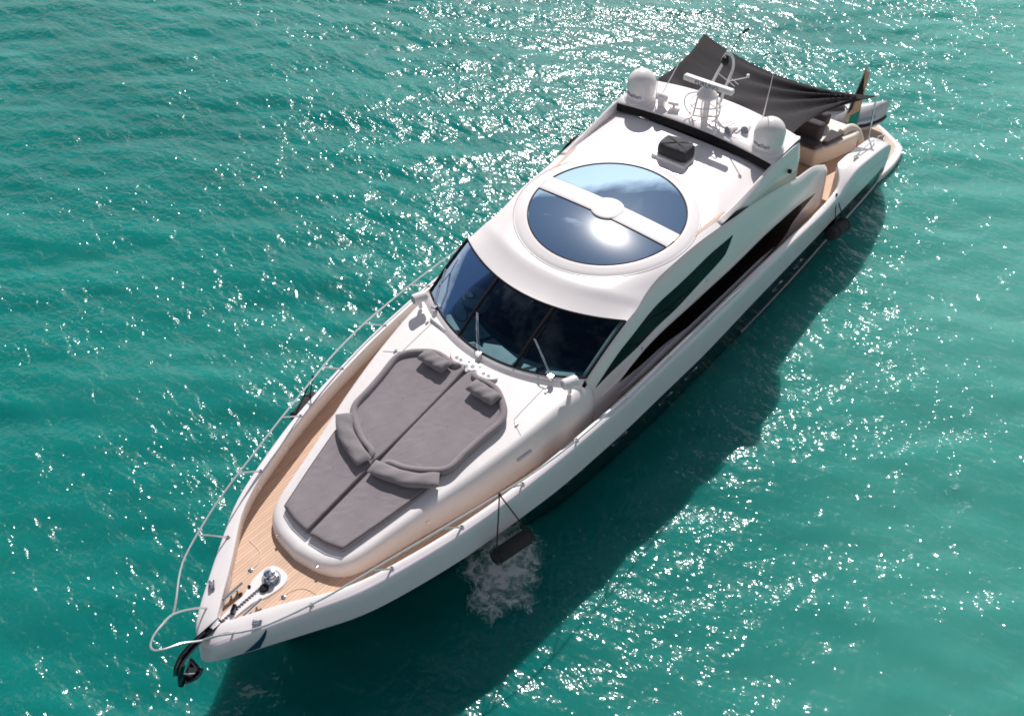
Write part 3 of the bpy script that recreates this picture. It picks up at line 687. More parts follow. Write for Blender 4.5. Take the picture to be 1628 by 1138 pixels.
for s in (1, -1):
    MB()._add([(-5.72, 2.235*s, 4.745), (-6.25, 2.29*s, 4.86), (-6.75, 2.36*s, 4.74), (-6.3, 2.31*s, 4.72)], [(0, 1, 2, 3) if s < 0 else (3, 2, 1, 0)]).build('intake_slot', M['black'], arch, solid=.02)
    MB().prism([(-8.95, 2.02), (-9.55, 2.06), (-9.55, 2.16), (-8.85, 2.16)], 4.3, lambda x, y: 4.98 if x > -9.2 else 5.06).build('arch_fin', M['gel'], arch, bevel=.02)
    MB().lathe([(0, .06), (.05, .05), (.055, -.02), (0, -.03)], (-8.7, 2.38*s, 4.62), 12, axis=(0, s, .1)).build('side_lamp', M['black'], arch)
# satellite domes
for s in (1, -1):
    c = (-8.52, 1.77*s, 5.12)
    prof = [(.42, -.02), (.40, .05), (.34, .07), (.325, .09), (.345, .12), (.360, .2), (.362, .42)] + [(.362*math.cos(a), .42 + .37*math.sin(a)) for a in np.linspace(.12, math.pi/2, 12)]
    dm = MB().lathe(prof, c, 40).build('satellite_dome', M['gel'], arch, angle=60)
    R = .3645
    text_mb('intellian', .145, lambda x, y, z: (c[0] + (R + z)*math.cos(x/R - .04), c[1] + (R + z)*math.sin(x/R - .04), c[2] + .19 + y)).build('lettering', M['letter'], arch, smooth=False)
# radar pedestal, scanner bar, mast
mb = MB()
for x, y in ((-8.38, -.2), (-8.38, .2), (-8.85, -.22), (-8.85, .22)): mb.tube([(x, y, 5.15), (x*.7 - 8.6*.3, y*.8, 5.82)], .026, 8)
for z, r in ((5.40, .34), (5.62, .36)): mb.tube([(-8.6 + r*math.cos(a), r*1.05*math.sin(a), z + .04*math.sin(2*a)) for a in np.linspace(0, 2*math.pi, 24, endpoint=False)], .017, 6, closed=True)
mb.tube([(-8.62, 0, 5.15), (-8.62, 0, 5.8)], .06, 10)
for y in (-.42, .42): mb.tube(spline([(-8.45, y*.6, 5.2), (-8.4, y*1.1, 5.5), (-8.45, y*1.05, 5.75), (-8.6, y*.4, 5.86)], 14), .016, 6)
rp = mb.build('radar_frame', M['gel'], arch)
MB().lathe([(.0, 5.80), (.24, 5.80), (.25, 5.86), (.17, 5.98), (.12, 6.02), (.10, 6.06), (0, 6.06)], (-8.58, 0, 0), 24).build('radar_pedestal', M['gel'], arch)
bx = -8.56; mb = MB(); mb.box((bx, 0.01, 6.13), (.17, 1.30, .14), rz=.04); rb = mb.build('radar_scanner', M['gel'], arch, bevel=.045, seg=4)
text_mb('FURUNO', .15, lambda x, y, z: (bx + .090 + z - x*.04, x, 6.082 + y)).build('lettering', M['blue'], arch, smooth=False)
mb = MB()
mb.tube(spline([(-8.85, -.18, 5.5), (-9.02, -.12, 5.93), (-9.3, -.10, 6.23), (-9.36, -.07, 6.38)], 12), .035, 8)
mb.tube(spline([(-8.9, .22, 5.5), (-9.1, .2, 5.87), (-9.42, .16, 6.19), (-9.46, .1, 6.44), (-9.42, 0, 6.55), (-9.36, -.08, 6.5), (-9.33, -.1, 6.38)], 20), .035, 8)
mb.tube([(-9.2, .18, 5.98), (-8.9, .8, 6.44)], .014, 6); mb.tube([(-9.2, -.1, 6.1), (-9.4, .3, 5.8)], .01, 5); mb.tube([(-9.3, .17, 6.05), (-9.45, .36, 5.85)], .01, 5)
mast = mb.build('mast', M['gel'], yacht)
MB().lathe([(0, .08), (.035, .07), (.04, 0), (0, -.01)], (-8.9, .8, 6.44), 10).build('gps_antenna', M['gel'], mast)
MB().lathe([(0, .13), (.07, .11), (.09, .04), (.09, -.04), (.05, -.1), (0, -.1)], (-9.27, 0, 6.42), 16).build('night_camera', M['black'], mast)
MB().lathe([(.06, .0), (.05, .09), (0, .12)], (-9.36, 0, 6.55), 14).build('masthead_lamp', M['gel'], mast)
mb = MB(); mb.tube([(-9.44, 0, 6.55), (-9.84, 0, 6.81)], .009, 6); mb.tube(spline([(-9.84, -.06, 6.80), (-9.88, .0, 6.83), (-10.05, .03, 6.90), (-10.18, .04, 6.88)], 10), [.012]*4 + [.03]*6, 6); mb.build('wind_sensor', M['black'], mast)
# small lamps, horns, cameras and whip antennas on the arch
for y, x in ((-1.12, -8.45), (-.82, -8.55)):
    mb = MB(); mb.lathe([(.07, 0), (.05, .04), (.035, .06), (.035, .2)], (x, y, 5.13), 12)
    if y < -1: mb.lathe([(0, -.13), (.08, -.13), (.095, -.09), (.095, .1), (.08, .14), (0, .15)], (x, y, 5.42), 14, axis=(.5, -.5, .3)); mb.box((x, y, 5.28), (.10, .16, .2))
    else: mb.box((x, y, 5.36), (.22, .26, .08), rz=.3)
    mb.build('deck_floodlight', M['gel'], arch)
for y, x in ((.82, -8.5), (1.08, -8.78)):
    mb = MB(); mb.lathe([(.10, .16), (.09, .10), (.05, -.02), (.03, -.2), (0, -.24)], (x, y, 5.25), 16, axis=(.9, .1 if y > 1 else -.2, .12)); mb.box((x - .05, y, 5.17), (.08, .06, .1)); h = mb.build('air_horn', M['gel'], arch)
    MB().lathe([(.085, .13), (0, .11)], (x, y, 5.25), 14, axis=(.9, .1 if y > 1 else -.2, .12)).build('horn_mouth', M['glassgrey'], h)
for a, b in (((-8.48, -1.28, 5.13), (-9.95, -1.3, 6.3)), ((-8.55, -1.35, 5.13), (-8.6, -1.38, 5.85)), ((-9.0, 1.32, 5.13), (-8.95, 1.38, 6.75))):
    MB().tube(resample([a, b], 6), np.linspace(.017, .008, 6), 6).build('whip_antenna', M['gel'], arch)
MB().tube(spline([(-8.4, -1.35, 5.16), (-8.3, -1.1, 5.17), (-8.32, -.75, 5.18), (-8.5, -.6, 5.18)], 14), .012, 6).build('cable', M['lightgrey'], arch)
MB().tube(spline([(-8.3, .7, 5.2), (-8.32, .95, 5.19), (-8.4, 1.25, 5.17)], 10), .012, 6).build('cable', M['lightgrey'], arch)

# ------------------------------------------------------------------ bow gear
wl = MB(); wl.prism([(x, y) for x, y in spline([(5.60, 0), (5.64, .18), (5.82, .27), (6.1, .24), (6.3, .17), (6.42, .13), (6.9, .09), (6.98, 0), (6.9, -.09), (6.42, -.13), (6.3, -.17), (6.1, -.24), (5.82, -.27), (5.64, -.18)], 60, True)], 2.70, lambda x, y: float(deck_z(x)) + .028)
wlo = wl.build('windlass_base', M['gel'], yacht, bevel=.015)
z0 = float(deck_z(5.9)) + .028
MB().lathe([(.16, 0), (.17, .02), (.15, .04), (.10, .05), (.09, .12), (.11, .16), (.105, .2), (.05, .22), (0, .22)], (5.86, 0, z0), 24).build('windlass', M['chrome'], wlo)
MB().lathe([(0, .075), (.07, .07), (.085, 0)], (6.08, .06, z0), 16).build('windlass_motor', M['black'], wlo)
mb = MB(); xs = np.linspace(6.0, 6.95, 34)
for i, x in enumerate(xs): mb.box((x, .0 + .008*(-1)**i, float(deck_z(x)) + .045), (.032, .016 if i % 2 else .028, .02))
mb.build('anchor_chain', M['chrome'], wlo)
MB().box((6.70, .0, float(deck_z(6.7)) + .075), (.16, .07, .13), rz=.5).build('chain_stopper', M['dark_steel'], wlo, bevel=.015)
for x, y in ((6.22, -.17), (6.42, -.17)): MB().lathe([(.03, 0), (.03, .03), (0, .034)], (x, y, float(deck_z(x)) + .02), 12).build('foot_switch', M['dark_steel'], wlo)
for s in (1, -1):
    mb = MB(); mb.tube([(6.28, .255*s, 2.90), (6.70, .26*s, 2.90)], .036, 10)
    for x in (6.42, 6.56): mb.tube([(x, .257*s, 2.76), (x, .257*s, 2.89)], .022, 8)
    mb.build('mooring_cleat', M['chrome'], yacht)
    for x, y in ((5.97, .44), (6.55, .52), (6.2, .72)):
        MB().lathe([(.045, 0), (.045, .015), (.03, .02), (0, .02)], (x, y*s, float(deck_z(x))), 14).build('deck_fitting', M['chrome'], yacht)
    # hatch outlines let into the teak
    pts = spline([(5.55, .98*s), (5.60, .62*s), (5.78, .46*s), (6.05, .42*s)], 26); MB().tube([(x, y, float(deck_z(x)) + .001) for x, y in pts], .012, 5).build('deck_hatch_rim', M['teak_pale'], deck)
    # roller fairleads and blue bow markings
    mb = MB(); mb.box((6.66, .60*s, 2.985), (.16, .10, .06), rz=-.9*s); mb.lathe([(.03, -.05), (.035, 0), (.03, .05)], (6.66, .60*s, 3.03), 10, axis=(.6, -.5*s, 0)); mb.build('fairlead', M['chrome'], yacht)
    blade = []
    for x, t in ((6.72, .05), (6.60, .95), (6.95, .95)):
        blade.append((x, t))
    def hs(x, t):
        gy, gz = gun(x); kz = float(knz(x)); ky = float(np.interp(x, SX, KY)); bw = max(0, (x - 6.6)/.86)**2; bl = min(.110, gy*.5)
        z = (gz - .03)*(1-t) + kz*t; dz = gz - z
        y = gy + bl*np.interp(dz, [q[1]*.9 for q in BULGE], [q[0] for q in BULGE]) if dz < .216 else (gy + bl) + (ky - gy - bl)*(dz - .216)/(gz - .216 - kz)
        return np.array([x + bw*(.03 + .07*t), (y + .008)*s, z])
    rows = []
    for t in np.linspace(.0, .93, 20): a = 6.62*(1-t) + 6.80*t; b = 6.64*(1-t) + 7.03*t; rows.append([hs(x, t) for x in np.linspace(a, b, 6)])
    MB().grid(np.array(rows), flip=s < 0).build('bow_marking', M['blue'], hull)
# anchor chute over the stem
path = spline([(6.98, 0, 2.83), (7.25, 0, 2.84), (7.52, 0, 2.84), (7.78, 0, 2.78), (7.94, 0, 2.62), (8.01, 0, 2.42)], 24)
T = np.gradient(path, axis=0); T /= np.linalg.norm(T, axis=1)[:, None]; N = np.stack([-T[:, 2], 0*T[:, 0], T[:, 0]], 1); rows = []
for y, h in ((-.062, .07), (-.075, .03), (-.062, .012), (0, .01), (.062, .012), (.075, .03), (.062, .07)): rows.append(path + N*h + np.array([0, y, 0]))
chute = MB().grid(np.array(rows)).build('anchor_chute', M['dark_steel'], yacht, solid=.014)
MB().tube([(7.30, 0, 2.86), (7.95, 0, 2.66)] if False else [p + n*.06 for p, n in zip(path[6:22], N[6:22])], .03, 8).build('anchor_shank_guide', M['dark_steel'], chute)
anchor = thing('anchor', 'polished steel plough anchor hanging under the bow chute', 'anchor', (7.9, 0, 2.2))
mb = MB(); mb.tube(spline([(7.86, 0, 2.60), (7.97, 0, 2.42), (8.02, 0, 2.2)], 8), .035, 8); mb.build('shank', M['dark_steel'], anchor)
mb = MB(); P = []
for u in np.linspace(0, 1, 9):
    w = .18*math.sin(math.pi*min(1, u*.62 + .36))**1.2 * (1 - .55*u); c = np.array([7.66 + .38*u, 0, 2.32 - .15*u - .10*math.sin(u*3.0)])
    P.append([c + np.array([0, w*k, -.14*w*4*(1 - abs(k)) + .05*abs(k)]) for k in np.linspace(-1, 1, 9)])
mb.grid(np.array(P)); mb.build('fluke', M['dark_steel'], anchor, solid=.03)
MB().tube(spline([(8.10, -.22, 2.80), (8.0, -.1, 2.56), (7.96, 0, 2.5), (7.90, .12, 2.5), (7.82, .22, 2.52)], 12), np.r_[np.linspace(.006, .016, 6), np.linspace(.016, .006, 6)], 6).build('roll_bar', M['chrome'], anchor)
stem = MB().lathe([(0, .15), (.055, .12), (.07, .0), (.05, -.12), (0, -.14)], (8.0, 0, 2.28), 14, axis=(.4, 0, -1)).build('crown', M['dark_steel'], anchor)

# ------------------------------------------------------------------ guard rails
rail_pts = [(7.53, .38, 3.42), (7.37, .50, 3.46), (6.81, 1.0, 3.52), (5.96, 1.38, 3.55), (5.3, 1.60, 3.57), (4.47, 1.83, 3.58), (3.69, 2.05, 3.58), (2.78, 2.29, 3.57), (1.84, 2.53, 3.56), (1.2, 2.65, 3.55), (.36, 2.76, 3.53), (-1.22, 2.86, 3.48), (-3, 2.89, 3.40), (-4.6, 2.90, 3.28), (-5.6, 2.89, 3.16), (-6.0, 2.88, 3.04)]
rail_f = pch([(x, y, z) for x, y, z in rail_pts])
for s in (1, -1):
    rl = MB().tube(sgn(spline(rail_pts, 90), s), .018, 8).build('guard_rail', M['rail'], yacht)
    for x in (5.85, 4.5, 3.08, 1.63, .13, -1.45, -3.05, -4.6):
        g = gun(x); xt = x + .45; ry, rz = rail_f(xt); b = (x, (g[0] - .05)*s, g[1] + .01)
        mb = MB().tube([b, (xt, float(ry)*s, float(rz))], .016, 8); mb.lathe([(.045, 0), (.045, .012), (.02, .03)], b, 12); mb.build('stanchion', M['rail'], rl)
pl = MB().tube(spline([(6.98, -.36, 2.90), (7.2, -.38, 3.15), (7.53, -.38, 3.42), (7.80, -.26, 3.58), (8.02, -.17, 3.63), (8.15, -.07, 3.64), (8.17, 0, 3.64), (8.15, .07, 3.64), (8.02, .17, 3.63), (7.80, .26, 3.58), (7.53, .38, 3.42), (7.2, .38, 3.15), (6.98, .36, 2.90)], 70), .019, 8).build('pulpit', M['rail'], yacht)
# aft rail lengths, cleats and warp rail on the quarters
for s in (1, -1):
    mb = MB(); mb.tube(spline([(-13.2, 2.6*s, 2.80), (-13.25, 2.6*s, 2.90), (-14.0, 2.6*s, 2.80), (-14.3, 2.6*s, 2.70), (-14.35, 2.6*s, 2.6)], 16), .016, 6); mb.build('quarter_handrail', M['chrome'], yacht)
    mb = MB(); mb.tube([(-12.75, 2.62*s, 2.98), (-13.1, 2.62*s, 2.93)], .024, 8)
    for x in (-12.85, -13.0): mb.tube([(x, 2.62*s, 2.84), (x, 2.62*s, 2.94)], .02, 8)
    mb.build('mooring_cleat', M['chrome'], yacht)
    mb = MB(); mb.tube(spline([(-14.75, 2.55*s, 2.45), (-14.8, 2.55*s, 2.56), (-15.2, 2.6*s, 2.42), (-15.25, 2.6*s, 2.25)], 14), .014, 6); mb.build('stern_handrail', M['chrome'], yacht)
    MB().grid(sgn([np.stack([np.linspace(-11.2, -15.0, 30), np.full(30, 0) + gun(np.linspace(-11.2, -15.0, 30))[:, 0] + .108, gun(np.linspace(-11.2, -15.0, 30))[:, 1] - .34 + k - .1*np.linspace(0, 1, 30)], 1) for k in (0, .012)], s), flip=s < 0).build('hull_groove', M['glassgrey'], hull)

# ------------------------------------------------------------------ cockpit and stern
MB().prism([(-9.3, -2.4), (-9.3, 2.4), (-15.5, 2.4), (-15.5, -2.4)], 1.45, 1.6).build('cockpit_sole', M['teak'], yacht, smooth=False)
MB().grid(np.array([[(-9.6, y, z) for y in (-2.05, 2.05)] for z in (1.6, 4.6)])).build('saloon_bulkhead', M['darkint'], yacht)
MB().prism([(-10.2, 1.35), (-10.2, 2.25), (-11.35, 2.25), (-11.35, 1.5)], 1.6, 2.62).build('wet_bar', M['gel'], yacht, bevel=.06)
for i, (x, h) in enumerate(((-11.55, 1.95), (-11.85, 1.78))): MB().prism([(x, 1.5), (x, 2.7), (x - .3, 2.7), (x - .3, 1.5)], 1.6, h).build('side_step', M['teak'], yacht, bevel=.02)
sofa_o = [(-13.58, -1.28), (-13.58, 1.28), (-14.3, 1.60), (-15.1, 1.86), (-15.35, 1.86), (-15.5, 1.7), (-15.5, -1.7), (-15.35, -1.86), (-15.1, -1.86), (-14.3, -1.6)]
MB().prism(sofa_o, 1.60, 2.18).build('sofa_base', M['gel_old'], yacht, bevel=.07, seg=3)
def cushion(name, lab, poly, z0, z1, mat, cat='cushion', bevel=.05, group=None):
    x = sum(p[0] for p in poly)/len(poly); y = sum(p[1] for p in poly)/len(poly)
    o = MB().prism([(a - x, b - y) for a, b in poly], 0, z1 - z0).build(name, mat, None, bevel=bevel, seg=4); o.location = (x, y, z0); tag(o, lab, cat, group); return o
cushion('seat_cushion', 'dark grey seat cushion along the front edge of the cockpit sofa', [(-13.56, -1.2), (-13.56, 1.22), (-13.92, 1.3), (-13.92, -1.2)], 2.18, 2.32, M['dark_pad'])
cushion('back_cushion', 'tall charcoal backrest cushion in the middle of the cockpit sofa', [(-13.90, -.5), (-13.90, 1.14), (-14.25, 1.18), (-14.25, -.5)], 2.185, 2.78, M['dark_pad'], bevel=.1)
cushion('seat_cushion', 'small dark grey cushion at the port end of the cockpit sofa', [(-13.98, 1.24), (-14.02, 1.42), (-14.75, 1.60), (-14.75, 1.16), (-14.28, 1.22)], 2.185, 2.31, M['dark_pad'])
cushion('head_cushion', 'dark mesh headrest cushion behind the tall sofa backrest', [(-14.75, .25), (-14.75, .95), (-15.1, 1.0), (-15.1, .25)], 2.185, 2.62, M['dark_pad'], bevel=.1)
cushion('sunbed_cushion', 'flat dark grey sunbed cushion aft of the sofa backrest', [(-14.3, -1.1), (-14.3, .2), (-15.3, .2), (-15.3, -1.1)], 2.185, 2.30, M['dark_pad'])
mb = MB(); mb.tube(spline([(-14.9, 1.45, 2.2), (-15.25, 1.55, 2.24), (-15.45, 1.72, 2.1), (-15.5, 1.9, 1.75)], 14), .12, 10); mb.build('stern_coaming', M['gel_old'], yacht)
plat = np.vstack([spline([(-15.4, 2.80), (-16.2, 2.86), (-16.9, 2.82), (-17.35, 2.73)], 16), spline([(-17.44, 2.66), (-17.52, 2.56), (-18.16, 1.62), (-18.5, .6), (-18.56, 0)], 20)]); plat = np.vstack([plat, sgn(plat[::-1][1:], -1)])
pf = MB().prism([tuple(p) for p in plat], .70, .93).build('bathing_platform', M['gel'], yacht, bevel=.04)
MB().prism([(p[0]*.965 - .54, p[1]*.915) for p in plat], .91, .938).build('platform_teak', M['teak_pale'], pf, smooth=False)
for s in (1, -1):
    for k in range(3): MB().prism([(-15.5 - .28*k, 1.95*s), (-15.5 - .28*k, 2.55*s), (-15.78 - .28*k, 2.55*s), (-15.78 - .28*k, 1.95*s)], .90, 1.46 - .17*k).build('stern_step', M['gel'], yacht, bevel=.02)
MB().prism([(-15.5, -1.9), (-15.5, 1.9), (-15.85, 1.7), (-15.85, -1.7)], .90, 1.75).build('garage_door', M['gel'], yacht, bevel=.05)
for s in (1, -1):
    mb = MB(); mb.tube([(-14.63, 2.34*s, 2.5), (-14.78, 2.16*s, 3.72)] if s > 0 else [(-14.0, -2.5, 2.5), (-13.3, -2.66, 4.60)], .026, 8); po = mb.build('awning_pole', M['chrome'], yacht)
    MB().lathe([(0, .05), (.05, .035), (.05, -.03), (0, -.04)], (-14.78, 2.16, 3.74) if s > 0 else (-13.3, -2.66, 4.62), 12).build('pole_cap', M['gel'], po)
# starboard stern locker pads just visible over the awning
MB().prism([(-15.6, -1.2), (-15.6, -2.3), (-14.6, -2.55), (-14.4, -1.4)], 2.18, 2.62).build('stern_locker', M['gel_old'], yacht, bevel=.08)

# ------------------------------------------------------------------ loose things on board
def zpad(x): return 3.16 + (4.76 - x)*.128
def soft_pad(name, lab, outline, thick, mat, loc, group, rim=0.0, seed=0, wrk=.006):
    """cushion that follows the sloping coachroof; rings run from the foot of the edge to the middle"""
    o = resample(np.array(outline), 96, True); c = o.mean(0); rows = []
    rr = random.Random(seed); ph = [rr.uniform(0, 6.28) for _ in range(6)]
    for k, h in ((1.0, 0), (1.008, .25), (1.0, .6), (.985, .85), (.965, .97), (.93, 1.0), (.86, 1.0), (.75, 1.01), (.6, 1.02), (.45, 1.02), (.3, 1.02), (.15, 1.02), (.01, 1.02)):
        p = c + (o - c)*k; z = zpad(p[:, 0]) - thick + thick*h
        if k < .95:
            d = np.min(np.linalg.norm(p[:, None] - o[None], axis=2), axis=1)
            z = z + wrk*np.exp(-d/.35)*np.sin(p[:, 0]*31 + p[:, 1]*17 + ph[0])*np.sin(p[:, 0]*5 - p[:, 1]*9 + ph[1])
        rows.append(np.c_[p, z])
    ob = tag(thing_from(MB().grid(np.array(rows), cv=True), name, mat, loc), lab, 'cushion', group)
    pe = c + (o - c)*1.006; MB().tube(np.c_[pe, zpad(pe[:, 0]) - thick*.18], .009, 5, closed=True).build('piping', M['dark_pad'], ob)
    return ob
def thing_from(mb, name, mat, loc):
    off = np.array(loc); mb.v = [tuple(np.array(q) - off) for q in mb.v]; o = mb.build(name, mat, None, angle=60); o.location = loc; return o
fr_s = [(4.77, .76), (4.86, .45), (4.90, .035), (3.25, .035), (2.93, .10), (2.60, .62), (2.40, 1.22), (3.05, 1.17), (3.9, .98)]
re_s = spline([(3.0, .035), (3.0, .22), (2.93, .55), (2.72, .95), (2.44, 1.27), (2.0, 1.31), (1.5, 1.36), (.98, 1.43), (.72, 1.30), (.55, 1.10), (.40, .85), (.37, .6), (.42, .3), (.52, .035)], 60, True)
for s, side in ((-1, 'upper left in the photo'), (1, 'lower right in the photo')):
    front = soft_pad('front_sunpad', 'plain grey wedge shaped sunpad at the bow end, %s' % side, sgn(np.array(fr_s), s)[:, :2], .11, M['pad'], (3.9, .5*s, 3.12), 'bow sunpads', seed=3 + s)
    ms = soft_pad('sun_mattress', 'grey sun mattress with rolled rim below the windscreen, %s' % side, sgn(np.array(re_s), s)[:, :2], .13, M['pad'], (1.7, .6*s, 3.4), 'bow sunpads', seed=7 + s)
    rim = [p for p in resample(re_s, 120, True) if not (p[1] < .08)]
    i0 = max(range(len(rim)), key=lambda i: np.linalg.norm(rim[i] - rim[i-1])); rim = rim[i0:] + rim[:i0]
    cc = np.array([1.7, .65]); rim = [cc + (np.array(p) - cc)*.955 for p in rim]
    rad = np.full(len(rim), .075); rad[:3] = (.02, .055, .07); rad[-3:] = (.07, .055, .02)
    MB().tube([(p[0], p[1]*s, zpad(p[0]) + .012) for p in rim], rad, 10).build('rolled_rim', M['pad'], ms)
def bolster(name, lab, path, w, h, group, mat, seed):
    p = spline(path, 26); T = np.gradient(p, axis=0); T /= np.linalg.norm(T, axis=1)[:, None]; S = np.stack([-T[:, 1], T[:, 0], 0*T[:, 0]], 1); S /= np.linalg.norm(S, axis=1)[:, None]
    rr = random.Random(seed); rows = []
    for i, t in enumerate(np.linspace(-1, 1, 26)):
        f = (1 - abs(t)**7)**.5; hh = h*(f*.96 + .04); ww = w*(.86 + .14*f + .10*abs(t)**8); ring = []
        for a in np.linspace(0, 2*math.pi, 20, endpoint=False):
            ca, sa = math.cos(a), math.sin(a); e = np.sign(sa)*abs(sa)**.8 if True else sa
            ring.append(p[i] + S[i]*ww*np.sign(ca)*abs(ca)**.75 + np.array([0, 0, hh*e*(1 - .55*abs(ca)**6) + .010*math.sin(9*t + 3*a + seed)*f]))
        rows.append(ring)
    mb = MB(); mb.grid(np.array(rows), cv=True); n = len(rows)
    mb._add(rows[0], [list(range(20))]); mb._add(rows[-1], [list(range(20))[::-1]])
    c = p.mean(0); return tag(thing_from(mb, name, mat, tuple(c)), lab, 'pillow', group)
zb = lambda x, y, d=.10: (x, y, zpad(x) + d)
bolster('bolster_pillow', 'long curved grey bolster across the sunpad, left of the centre seam', [zb(3.26, -.12), zb(3.15, -.50), zb(2.97, -.92), zb(2.68, -1.25)], .165, .09, 'sunpad bolsters', M['pillow'], 1)
bolster('bolster_pillow', 'long curved grey bolster across the sunpad, right of the centre seam, nearer the rail fender', [zb(3.24, .04), zb(3.16, .48), zb(3.01, .92), zb(2.72, 1.30)], .165, .09, 'sunpad bolsters', M['pillow'], 5)
bolster('pillow', 'small grey pillow on the sun mattress, upper left of the cup holder plate', [zb(.68, -.95, .13), zb(.68, -.28, .13)], .17, .10, 'sun mattress pillows', M['pillow'], 2)
bolster('pillow', 'small grey pillow on the sun mattress, lower right of the cup holder plate', [zb(.71, .38, .13), zb(.73, 1.07, .13)], .17, .10, 'sun mattress pillows', M['pillow'], 9)
# covered box on the roof
rc = thing('roof_equipment', 'squat box under a black canvas cover on the white roof', 'covered box', (-7.25, .08, 4.87))
MB().box((-7.22, .08, 4.87), (.66, .92, .11)).build('base_plate', M['gel'], rc, bevel=.02)
rows = []
for k, z in ((1.0, 4.93), (1.03, 5.0), (1.02, 5.10), (.98, 5.16), (.90, 5.20), (.75, 5.215), (.4, 5.225), (.01, 5.23)):
    rows.append([(-7.24 + .27*k*np.sign(math.cos(a))*abs(math.cos(a))**.45, .08 + .40*k*np.sign(math.sin(a))*abs(math.sin(a))**.45, z + .012*math.sin(5*a + z*30)*(k < 1)) for a in np.linspace(0, 2*math.pi, 48, endpoint=False)])
MB().grid(np.array(rows), cv=True).build('cover', M['canvas_cover'], rc)
# fenders
def fender(lab, a, b, r, ties, top):
    a, b = np.array(a), np.array(b); c = (a + b)/2; t = thing('fender', lab, 'fender', tuple(c), 'fenders hung along the hull'); d = b - a; L = np.linalg.norm(d)
    MB().lathe([(0, -L/2), (r*.5, -L/2 + .005), (r*.85, -L/2 + .05), (r, -L/2 + .14), (r*1.01, 0), (r, L/2 - .14), (r*.85, L/2 - .05), (r*.5, L/2 - .005), (0, L/2)], c, 24, axis=d).build('fender_body', M['fender'], t)
    for u in ties:
        p = a*(1-u) + b*u; MB().tube([p + np.array([0, 0, r*.7]), np.array(top)], .014, 6).build('rope', M['rope'], t)
        ax_ = np.array(d)/L; e1 = np.cross(ax_, [0, 0, 1.]); e1 /= np.linalg.norm(e1); e2 = np.cross(e1, ax_)
        MB().tube([p + (r + .006)*(math.cos(k)*e1 + math.sin(k)*e2) for k in np.linspace(0, 2*math.pi, 20, endpoint=False)], .012, 5, closed=True).build('strap', M['rope'], t)
    MB().lathe([(0, .04), (.028, .03), (.03, -.02), (0, -.03)], top, 10).build('rail_hitch', M['rope'], t)
fender('black fender hanging from the port bow rail above white foam', (2.84, 2.70, 2.36), (1.86, 2.80, 2.10), .155, (.06, .95), (2.32, 2.42, 3.57))
fender('black fender hung low on the port side towards the stern', (-11.05, 3.06, 1.56), (-12.3, 3.06, 1.22), .19, (.25, .8), (-11.35, 2.86, 2.64))
fender('black fender on the starboard side, half hidden by the gunwale', (3.02, -2.52, 2.70), (2.22, -2.70, 2.70), .14, (.1, .75), (2.40, -2.42, 3.57))

# awning over the aft deck
aw = thing('awning', 'black shade awning stretched over the aft deck on poles', 'awning', (-11.8, 0, 4.3))
A0, A1, B0, B1 = np.array([-10.05, -2.34, 4.66]), np.array([-9.42, 1.86, 4.70]), np.array([-13.3, -2.66, 4.64]), np.array([-14.72, 2.14, 3.74])
nu, nv = 70, 60; P = np.zeros((nu, nv, 3))
for i, u in enumerate(np.linspace(0, 1, nu)):
    for j, v in enumerate(np.linspace(0, 1, nv)):
        p = (A0*(1-v) + A1*v)*(1-u) + (B0*(1-v) + B1*v)*u
        cu, cv = 4*u*(1-u), 4*v*(1-v)
        p = p + np.array([.10*cv*(1-u)*-1 + .34*cv*u**2, 0, 0]) + np.array([0, (.16*(1-v)**2 - .52*v**2)*cu, 0])
        z = -.10*cu*cv - .22*cv*u**1.5 - .12*cu*v**2
        th_ = math.atan2((1 - v)*4.6, (1 - u)*5 + .02); rad = math.hypot((1-v)*4.6, (1-u)*5)
        z += .075*math.sin(th_*15)*math.exp(-((rad - 1.6)/1.7)**2) * min(1, cu*3 + .1)
        th2 = math.atan2((v - .45)*4.6, u*5 + .05); r2 = math.hypot((v-.45)*4.6, u*5)
        z += .075*math.sin(th2*9 + .6)*math.exp(-((r2 - 1.0)/1.1)**2) * min(1, u*6)
        z -= .22*math.exp(-((r2 - .2)/.9)**2) * 0
        P[i, j] = p + np.array([0, 0, z])
MB().grid(P, flip=False).build('awning_cloth', M['awning'], aw, solid=.006)
mb = MB()
for e in (P[0], P[-1], P[:, 0], P[:, -1]): mb.tube(e, .012, 5)
mb.build('hem', M['rope'], aw)
mb = MB()
for a, b in ((P[0, 0], (-9.4, -2.1, 4.95)), (P[0, -1], (-9.3, 2.05, 4.85))): mb.tube([a, b], .01, 5)
mb.build('lashing', M['rope'], aw)

# ensign on its staff
fl = thing('ensign', 'black, gold and green flag drooping from the leaning stern staff', 'flag', (-16.2, .95, .94))
s0, s1 = np.array([-16.20, .95, 1.20]), np.array([-17.42, .90, 3.12])
MB().tube([s0, s1], .017, 8).build('flag_staff', M['glassgrey'], fl); MB().lathe([(0, .04), (.03, .02), (.03, -.02), (0, -.03)], s1, 10).build('finial', M['chrome'], fl)
mb = MB(); nu, nv = 60, 36; rows = []
h1, h0 = s1*.97 + s0*.03, s1*.25 + s0*.75
for i, u in enumerate(np.linspace(0, 1, nu)):
    row = []
    for j, v in enumerate(np.linspace(0, 1, nv)):
        hp = h0*(1-v) + h1*v; d = np.array([-.32, .30, -.80])
        p = hp + d*u*1.15*(.85 - .55*v) + np.array([-.10*math.sin(u*8 + v*2), .10*math.sin(u*9 + v*3.2), 0])*u**.6
        row.append(p)
    rows.append(row)
P = np.array(rows)
